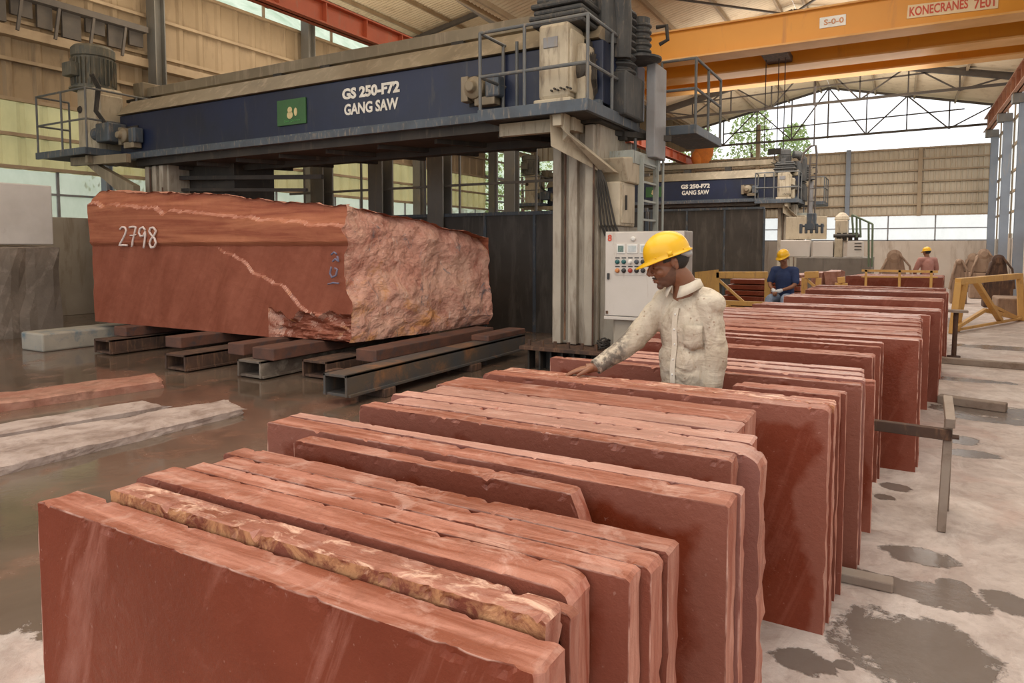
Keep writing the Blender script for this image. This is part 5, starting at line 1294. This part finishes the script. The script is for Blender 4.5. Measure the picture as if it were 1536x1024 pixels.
def front_man():
    loc = Vector((-.995, 3.68, 0)); rz = math.radians(-20); m = T(loc, rz)
    root = empty('person', loc, 'man in yellow hard hat and spattered cream shirt leaning over the slabs', 'person')
    # local: front = -Y, his right = -X
    inv = m.inverted()
    hand_w = Vector((-1.425, 3.43, 1.045))          # right wrist, world
    wr = inv @ hand_w
    shR = Vector((-.150, .0, 1.415)); shL = Vector((.150, -.005, 1.398)); elR = Vector((-.235, -.17, 1.175))
    elL = Vector((.182, .01, 1.13)); wrL = Vector((.172, -.03, .88))
    neck = Vector((-.012, -.015, 1.47)); headc = Vector((-.065, -.085, 1.612))
    hm = Matrix.Translation(headc) @ Matrix.Rotation(math.radians(-42), 4, 'Z') @ Matrix.Rotation(math.radians(19), 4, 'X') @ Matrix.Scale(1.06, 4)
    # body (skin)
    mb = MB()
    limb(mb, [neck+Vector((0, .02, -.06)), neck+Vector((-.005, .005, .05)), headc+Vector((.02, .025, -.05))], [.074, .062, .060])
    mb.ell((0, 0, 1.25), (.15, .10, .2)); mb.ell((0, 0, 1.02), (.14, .10, .16)); mb.ell((0, .0, .92), (.15, .11, .12))
    mb.ell((0, 0, 1.36), (.14, .06, .06))
    limb(mb, [shR, elR, wr], [.038, .036, .026]); limb(mb, [shL, elL, wrL], [.034, .036, .026])
    for s in (-1, 1): limb(mb, [(s*.085, 0, .90), (s*.09, -.01, .50), (s*.09, .02, .10)], [.082, .055, .038]); mb.ell((s*.09, -.05, .04), (.042, .12, .04))
    v1, f1 = remesh(mb, .011, 3)
    hb = head_mb(); hv, hf = remesh(hb, .0036, 3)
    hv = [hm @ v for v in hv]
    dirw = (Vector((-1.56, 3.37, 1.018))-hand_w); dl = inv.to_3x3() @ dirw
    hd = hand_mb(wr, dl, (0, 0, -1), 1, 1.02, .22); hdv, hdf = remesh(hd, .0034, 2)
    hl = hand_mb(wrL, (0, -.1, -1), (-1, 0, 0), 1, 1.0, .5); hlv, hlf = remesh(hl, .0045, 2)
    B = MB()
    for v, f in ((v1, f1), (hv, hf), (hdv, hdf), (hlv, hlf)): B.add(xf(v, m), f)
    body = B.build('body', M['skin'], root, smooth=True)
    mh = m @ hm
    # eyes, brows, moustache, stubble, hair
    mb = MB()
    for s in (-1, 1): mb.ell((s*.031, -.0865, .000), (.010, .0035, .0028), nu=12, nv=8)
    person_part('eye', mb.v, mb.f, M['eye'], root, mh)
    mb = MB()
    for s in (-1, 1): mb.tube([(s*.012, -.0945, .027), (s*.03, -.0945, .034), (s*.05, -.083, .028)], [.0035, .0048, .003], 8)
    person_part('eyebrow', mb.v, mb.f, M['hair'], root, mh)
    mb = MB().ell((0, -.1010, -.060), (.015, .004, .0035), nu=14, nv=8).ell((0, -.0985, -.070), (.014, .005, .004), nu=14, nv=8)
    person_part('lips', mb.v, mb.f, M['lip'], root, mh)
    mb = MB().tube([(-.024, -.0895, -.055), (-.010, -.0985, -.0485), (.010, -.0985, -.0485), (.024, -.0895, -.055)], [.003, .0045, .0045, .003], 8)
    person_part('moustache', mb.v, mb.f, M['stache'], root, mh)
    # stubble: thin shell over the lower face, taken from the head surface
    sv = []; sf = []; mp = {}
    Hh = hm.inverted(); hvl = [Hh @ v for v in hv]; cen = Vector((0, -.01, -.02))
    def inbeard(p):
        if p.y > .012 or p.z > -.052+max(0, (p.y+.05))*.75: return False
        if abs(p.x) < .02 and p.z > -.078 and p.y < -.08: return False
        return True
    for f in hf:
        if all(inbeard(hvl[i]) for i in f):
            nf = []
            for i in f:
                if i not in mp: mp[i] = len(sv); q = hvl[i]; sv.append(q+(q-cen).normalized()*.0012)
                nf.append(mp[i])
            sf.append(tuple(nf))
    person_part('stubble', sv, sf, M['stubble'], root, mh)
    # hair: band below the helmet at the sides and back
    sv = []; sf = []; mp = {}
    def inhair(p):
        if p.z < -.045 or p.z > .07: return False
        if abs(p.x) > .045 and p.y > -.035 and (p.z > .012 if p.y < .03 else True) and not (p.y < .035 and abs(p.x) > .078 and p.z < .03): return True
        return p.y > .035
    for f in hf:
        if all(inhair(hvl[i]) for i in f):
            nf = []
            for i in f:
                if i not in mp: mp[i] = len(sv); q = hvl[i]; sv.append(q+(q-Vector((0, .01, .02))).normalized()*.006)
                nf.append(mp[i])
            sf.append(tuple(nf))
    person_part('hair', sv, sf, M['hair'], root, mh)
    hat = helmet(root, hm, m)
    mb = MB().tube([(.070, .060, .036), (.045, .095, .018), (0, .113, .012), (-.045, .095, .018), (-.070, .060, .028)], [.012, .017, .018, .017, .012], 10)
    person_part('headband', mb.v, mb.f, M['strap'], hat, mh)
    # shirt
    mb = MB()
    mb.ell((0, .005, 1.26), (.175, .118, .19), nu=30, nv=20); mb.ell((0, -.005, 1.05), (.158, .120, .20), nu=30, nv=20)
    mb.ell((0, .0, .88), (.165, .122, .14), nu=30, nv=16); mb.ell((0, .01, 1.39), (.15, .085, .060), nu=24, nv=14)
    for s in (-1, 1): limb(mb, [(s*.045, .02, 1.455), (s*.11, .01, 1.43), (s*.15, .0, 1.40)], [.040, .060, .070])
    mb.tube([(0, 0, 1.05), (0, 0, .80)], [.122, .130], 30)
    limb(mb, [shR+Vector((.02, 0, -.005)), elR, wr-Vector((wr-elR)).normalized()*.028], [.072, .064, .044], 20)
    limb(mb, [shL+Vector((-.02, 0, -.005)), elL, wrL+Vector((0, 0, .03))], [.067, .064, .048], 20)
    v, f = remesh(mb, .0075, 6)
    out = []
    for q in v:
        n1 = noise.fractal(Vector((q.x*5+q.z*4, q.y*6, q.z*7-q.x*6)), .9, 2., 3); n2 = abs(noise.noise(Vector((q.x*16+q.z*7, q.y*14, q.z*5+q.x*5))))
        c = Vector((q.x*.35, q.y*.35, q.z)); d = (q-c); d = d.normalized() if d.length > .001 else Vector((0, 0, 0))
        n3 = abs(noise.noise(Vector((q.x*9+q.z*9, q.y*9-q.z*4, q.z*3-q.x*5)))); out.append(q+d*(.009*n1-.034*max(0, .20-n3)-.006*n2+.003))
    # open the neck: drop faces above collar
    keep = [fc for fc in f if not all(((out[i].x-neck.x)**2+(out[i].y+.012)**2 < .058**2 and out[i].z > 1.42) for i in fc)]
    sh = person_part('shirt', out, keep, M['shirt'], root, m)
    # collar: two wings round the neck
    def collar():
        vs = []; fs = []; n = 26
        for k in range(n+1):
            t = -PI/2+.30+(2*PI-.60)*k/n; c, s = math.cos(t), math.sin(t); fr = max(0, -s)
            top = 1.518-.040*fr**1.5; rx, ry = .076, .074
            cen = Vector((-.012, -.014, .008))
            vs.append(cen+Vector((rx*c, ry*s, top-.04))); vs.append(cen+Vector((rx*1.0*c, ry*1.0*s, top)))
            vs.append(cen+Vector((rx*1.10*c, ry*1.10*s, top+.002)))
            vs.append(cen+Vector((rx*1.40*c, (ry*1.35+.02*fr)*s, top-.042-.018*fr)))
        for k in range(n):
            for j in range(3): a = k*4+j; fs.append((a, a+1, a+5, a+4))
        return vs, fs
    v, f = collar(); cl = person_part('collar', v, f, M['collar'], root, m); cl.modifiers.new('s', 'SOLIDIFY').thickness = .003
    # placket, buttons, pocket lying on the chest
    dg = None
    def front(x, z):   # surface depth in local y by scanning shirt vertices
        best = 0; 
        for q in out:
            if abs(q.x-x) < .018 and abs(q.z-z) < .018 and q.y < best: best = q.y
        return best-.003
    pts = [(0.0, z) for z in (1.375, 1.32, 1.25, 1.18, 1.11, 1.04, .97)]
    vs = []; fs = []
    for i, (x, z) in enumerate(pts):
        y = front(x, z); vs += [(x-.016, y, z), (x+.016, y, z)]
        if i: fs.append((2*i-2, 2*i-1, 2*i+1, 2*i))
    person_part('placket', vs, fs, M['collar'], sh, m)
    mb = MB()
    for z in (1.34, 1.26, 1.18, 1.10, 1.02): mb.ell((0, front(0, z)-.001, z), (.006, .003, .006), nu=10, nv=6)
    person_part('button', mb.v, mb.f, M['whitelamp'], sh, m)
    vs = []; fs = []
    for i in range(6):
        for j in range(6): x = .055+.018*i; z = 1.17+.024*j-(.012 if j == 0 and i in (2, 3) else 0); vs.append((x, front(x, z)-.001, z))
    for i in range(5):
        for j in range(5): a = i*6+j; fs.append((a, a+1, a+7, a+6))
    pk = person_part('pocket', vs, fs, M['shirt'], sh, m); pk.modifiers.new('s', 'SOLIDIFY').thickness = .0015
    # cuffs
    d = (wr-elR).normalized(); d2 = (wrL-elL).normalized()
    for mb in (MB().tube([wr-d*.055, wr], [.045, .043], 20, caps=False), MB().tube([wrL-d2*.05, wrL], [.050, .048], 20, caps=False)):
        cf = person_part('cuff', mb.v, mb.f, M['shirt'], sh, m); cf.modifiers.new('s', 'SOLIDIFY').thickness = .003
    # trousers and shoes
    mb = MB(); mb.ell((0, 0, .90), (.160, .118, .11))
    for s in (-1, 1): limb(mb, [(s*.085, 0, .88), (s*.09, -.01, .50), (s*.09, .02, .09)], [.092, .070, .060])
    v, f = remesh(mb, .014, 4); person_part('trousers', v, f, M['trouser'], root, m)
    mb = MB()
    for s in (-1, 1): mb.ell((s*.09, -.05, .05), (.050, .135, .050))
    v, f = remesh(mb, .012, 2); v = [Vector((q.x, q.y, max(0, q.z))) for q in v]; person_part('shoe', v, f, M['hair'], root, m)
    # small white chalk in fingers
    return root
fm = front_man()

def simple_man(loc, rotz, label, joints, shirt, trouser, head_rot, sleeves='short', s=1., hat=True, hair=True, gloves=False):
    m = T(loc, rotz, s); root = empty('person', loc, label, 'person')
    J = {k: Vector(v) for k, v in joints.items()}
    hc = J['head']; hm = Matrix.Translation(hc) @ Euler(head_rot).to_matrix().to_4x4()
    mb = MB(); ch = J['chest']; pe = J['pelvis']
    limb(mb, [J['neck'], hc+Vector((0, .02, -.06))], [.06, .054]); limb(mb, [pe, ch], [.135, .14]); limb(mb, [J['shR'], J['shL']], [.07, .07])
    for k in 'RL':
        limb(mb, [J['sh'+k], J['el'+k], J['wr'+k]], [.05, .042, .026])
        limb(mb, [J['hip'+k], J['kn'+k], J['an'+k]], [.085, .058, .040]); mb.ell(J['an'+k]+Vector((0, -.06, -.03)), (.04, .12, .035))
    v, f = remesh(mb, .016, 3)
    hv, hf = remesh(head_mb(), .006, 2); hv = [hm @ q for q in hv]
    B = MB().add(xf(v, m), f).add(xf(hv, m), hf)
    for k in 'RL':
        d = (J['wr'+k]-J['el'+k]).normalized(); a, b = remesh(hand_mb(J['wr'+k], d, J.get('pn', Vector((0, 0, -1))), 1 if k == 'R' else -1, 1., .6), .006, 1); B.add(xf(a, m), b)
    B.build('body', M['skin'], root, smooth=True)
    mb = MB(); limb(mb, [pe, ch], [.155, .160], 24); limb(mb, [J['shR'], J['shL']], [.082, .082])
    for k in 'RL':
        e = J['el'+k] if sleeves == 'long' else J['sh'+k].lerp(J['el'+k], .72)
        pts = [J['sh'+k], e]; rs = [.078, .068]
        if sleeves == 'long': pts.append(J['wr'+k].lerp(J['el'+k], .12)); rs.append(.05)
        limb(mb, pts, rs)
    v, f = remesh(mb, .014, 4); v = [q+Vector((q.x-pe.x, q.y-pe.y, 0)).normalized()*.008*noise.noise(q*9) for q in v]
    person_part('shirt', v, f, shirt, root, m)
    mb = MB(); mb.ell(pe, (.165, .13, .11))
    for k in 'RL': limb(mb, [J['hip'+k], J['kn'+k], J['an'+k]+Vector((0, 0, .02))], [.098, .076, .062])
    v, f = remesh(mb, .016, 4); person_part('trousers', v, f, trouser, root, m)
    mb = MB()
    for k in 'RL': mb.ell(J['an'+k]+Vector((0, -.06, -.03)), (.05, .135, .045))
    v, f = remesh(mb, .016, 2); person_part('shoe', v, f, M['hair'], root, m)
    mb = MB().ell((0, .022, .03), (.080, .094, .085)); person_part('hair', mb.v, mb.f, M['hair'], root, m @ hm)
    mb = MB()
    for q in (-1, 1): mb.ell((q*.031, -.087, .002), (.010, .004, .004), nu=8, nv=6)
    person_part('eye', mb.v, mb.f, M['eye'], root, m @ hm)
    helmet(root, hm, m, simple=True)
    if gloves:
        for k in 'RL':
            d = (J['wr'+k]-J['el'+k]).normalized(); c = J['wr'+k]+d*.06; mb = MB().ell(c, (.045, .055, .035)).tube([J['wr'+k]-d*.02, c], [.032, .04], 12)
            a, b = remesh(mb, .008, 2); person_part('glove', a, b, M['glove'], root, m)
    return root
# seated worker: sits on a stone stool between bundles
sx, sy = -1.80, 13.1
simple_man((sx, sy, 0), math.radians(-12), 'seated man in navy t-shirt and yellow hard hat looking down at his gloved hands',
    dict(pelvis=(0, .05, .78), chest=(0, .0, 1.16), neck=(0, -.02, 1.33), head=(0, -.07, 1.50), shR=(-.17, 0, 1.27), shL=(.17, 0, 1.27), elR=(-.25, -.06, 1.02), elL=(.24, -.08, 1.01),
         wrR=(-.10, -.26, .93), wrL=(.05, -.29, .93), hipR=(-.09, .02, .76), hipL=(.09, .02, .76), knR=(-.13, -.42, .80), knL=(.15, -.40, .82), anR=(-.12, -.40, .36), anL=(.16, -.42, .36)),
    M['bluetee'], M['jeans'], (math.radians(22), 0, math.radians(-12)), gloves=True)
tag(MB().box(sx-.25, sx+.3, sy-.08, sy+.28, 0, .655).build('stone_stool', M['whiteblock'], bevel=.02), 'pale stone block the worker in the navy t-shirt sits on', 'stone block')
tag(MB().box(sx-.4, sx+.3, sy-.7, sy-.3, 0, .285).build('foot_block', M['tank'], bevel=.02), 'low block under the feet of the seated worker', 'stone block')
simple_man((.66, 22.2, 0), math.radians(200), 'man in dusty pink shirt and yellow hard hat far away by the far wall',
    dict(pelvis=(0, .02, .92), chest=(0, 0, 1.22), neck=(0, -.02, 1.38), head=(0, -.05, 1.54), shR=(-.18, 0, 1.33), shL=(.18, 0, 1.33), elR=(-.27, -.05, 1.07), elL=(.28, -.03, 1.06),
         wrR=(-.22, -.24, .98), wrL=(.24, -.2, .95), hipR=(-.09, 0, .9), hipL=(.09, 0, .9), knR=(-.1, -.02, .5), knL=(.1, .0, .5), anR=(-.1, .02, .08), anL=(.1, .02, .08)),
    M['pinkshirt'], M['trouser'], (math.radians(10), 0, math.radians(20)), sleeves='long')

# ------------------------------------------------------------------ light
w = bpy.data.worlds.new('world'); sc.world = w; w.use_nodes = True; n = w.node_tree; n.nodes.clear()
o = N(n, 'ShaderNodeOutputWorld'); bg = N(n, 'ShaderNodeBackground'); tc = N(n, 'ShaderNodeTexCoord')
sp = N(n, 'ShaderNodeSeparateXYZ'); n.links.new(tc.outputs['Generated'], sp.inputs[0])
cn = noi(n, tc.outputs['Generated'], 3, 4)
c = mixc(n, ramp(n, cn, .4, .65), (.93, .96, 1.), (1., 1., 1.))
n.links.new(c, bg.inputs[0]); bg.inputs[1].default_value = 1.6; n.links.new(bg.outputs[0], o.inputs[0])
def area(loc, size, power, col=(1, .92, .80), rot=(0, 0, 0)):  # added soft fill panels; the hall has no such fittings
    l = bpy.data.lights.new('fill_light', 'AREA'); l.shape = 'RECTANGLE'; l.size, l.size_y = size; l.energy = power; l.color = col
    ob = bpy.data.objects.new('fill_light', l); C.objects.link(ob); ob.location = loc; ob.rotation_euler = rot; return ob
area((-1.0, 2.5, 7.0), (7, 7), 420, (1, .93, .84))
area((-9.0, 3.0, 7.3), (8, 7), 270, (1, .88, .74))
area((-2.8, 13.0, 7.9), (7, 4), 260, (1, .92, .8))
area((-2.8, 25.0, 6.6), (9, 9), 900, (1, .95, .88))
area((-14., 16.0, 9.0), (6, 12), 420, (1, .88, .7))
area((-2.5, 8.0, 5.3), (4, 6), 330, (1, .90, .74), (PI, 0, 0))  # from here down: added upward fills that brighten the roof sheets
area((-2.5, 25.0, 5.6), (6, 10), 380, (1, .93, .82), (PI, 0, 0))
area((-13.5, 12.0, 6.0), (5, 14), 420, (1, .87, .68), (PI, 0, 0))
sc.cycles.use_denoising = True
sc.cycles.max_bounces = 6; sc.cycles.diffuse_bounces = 4; sc.cycles.transparent_max_bounces = 8
sc.cycles.sample_clamp_indirect = 6.
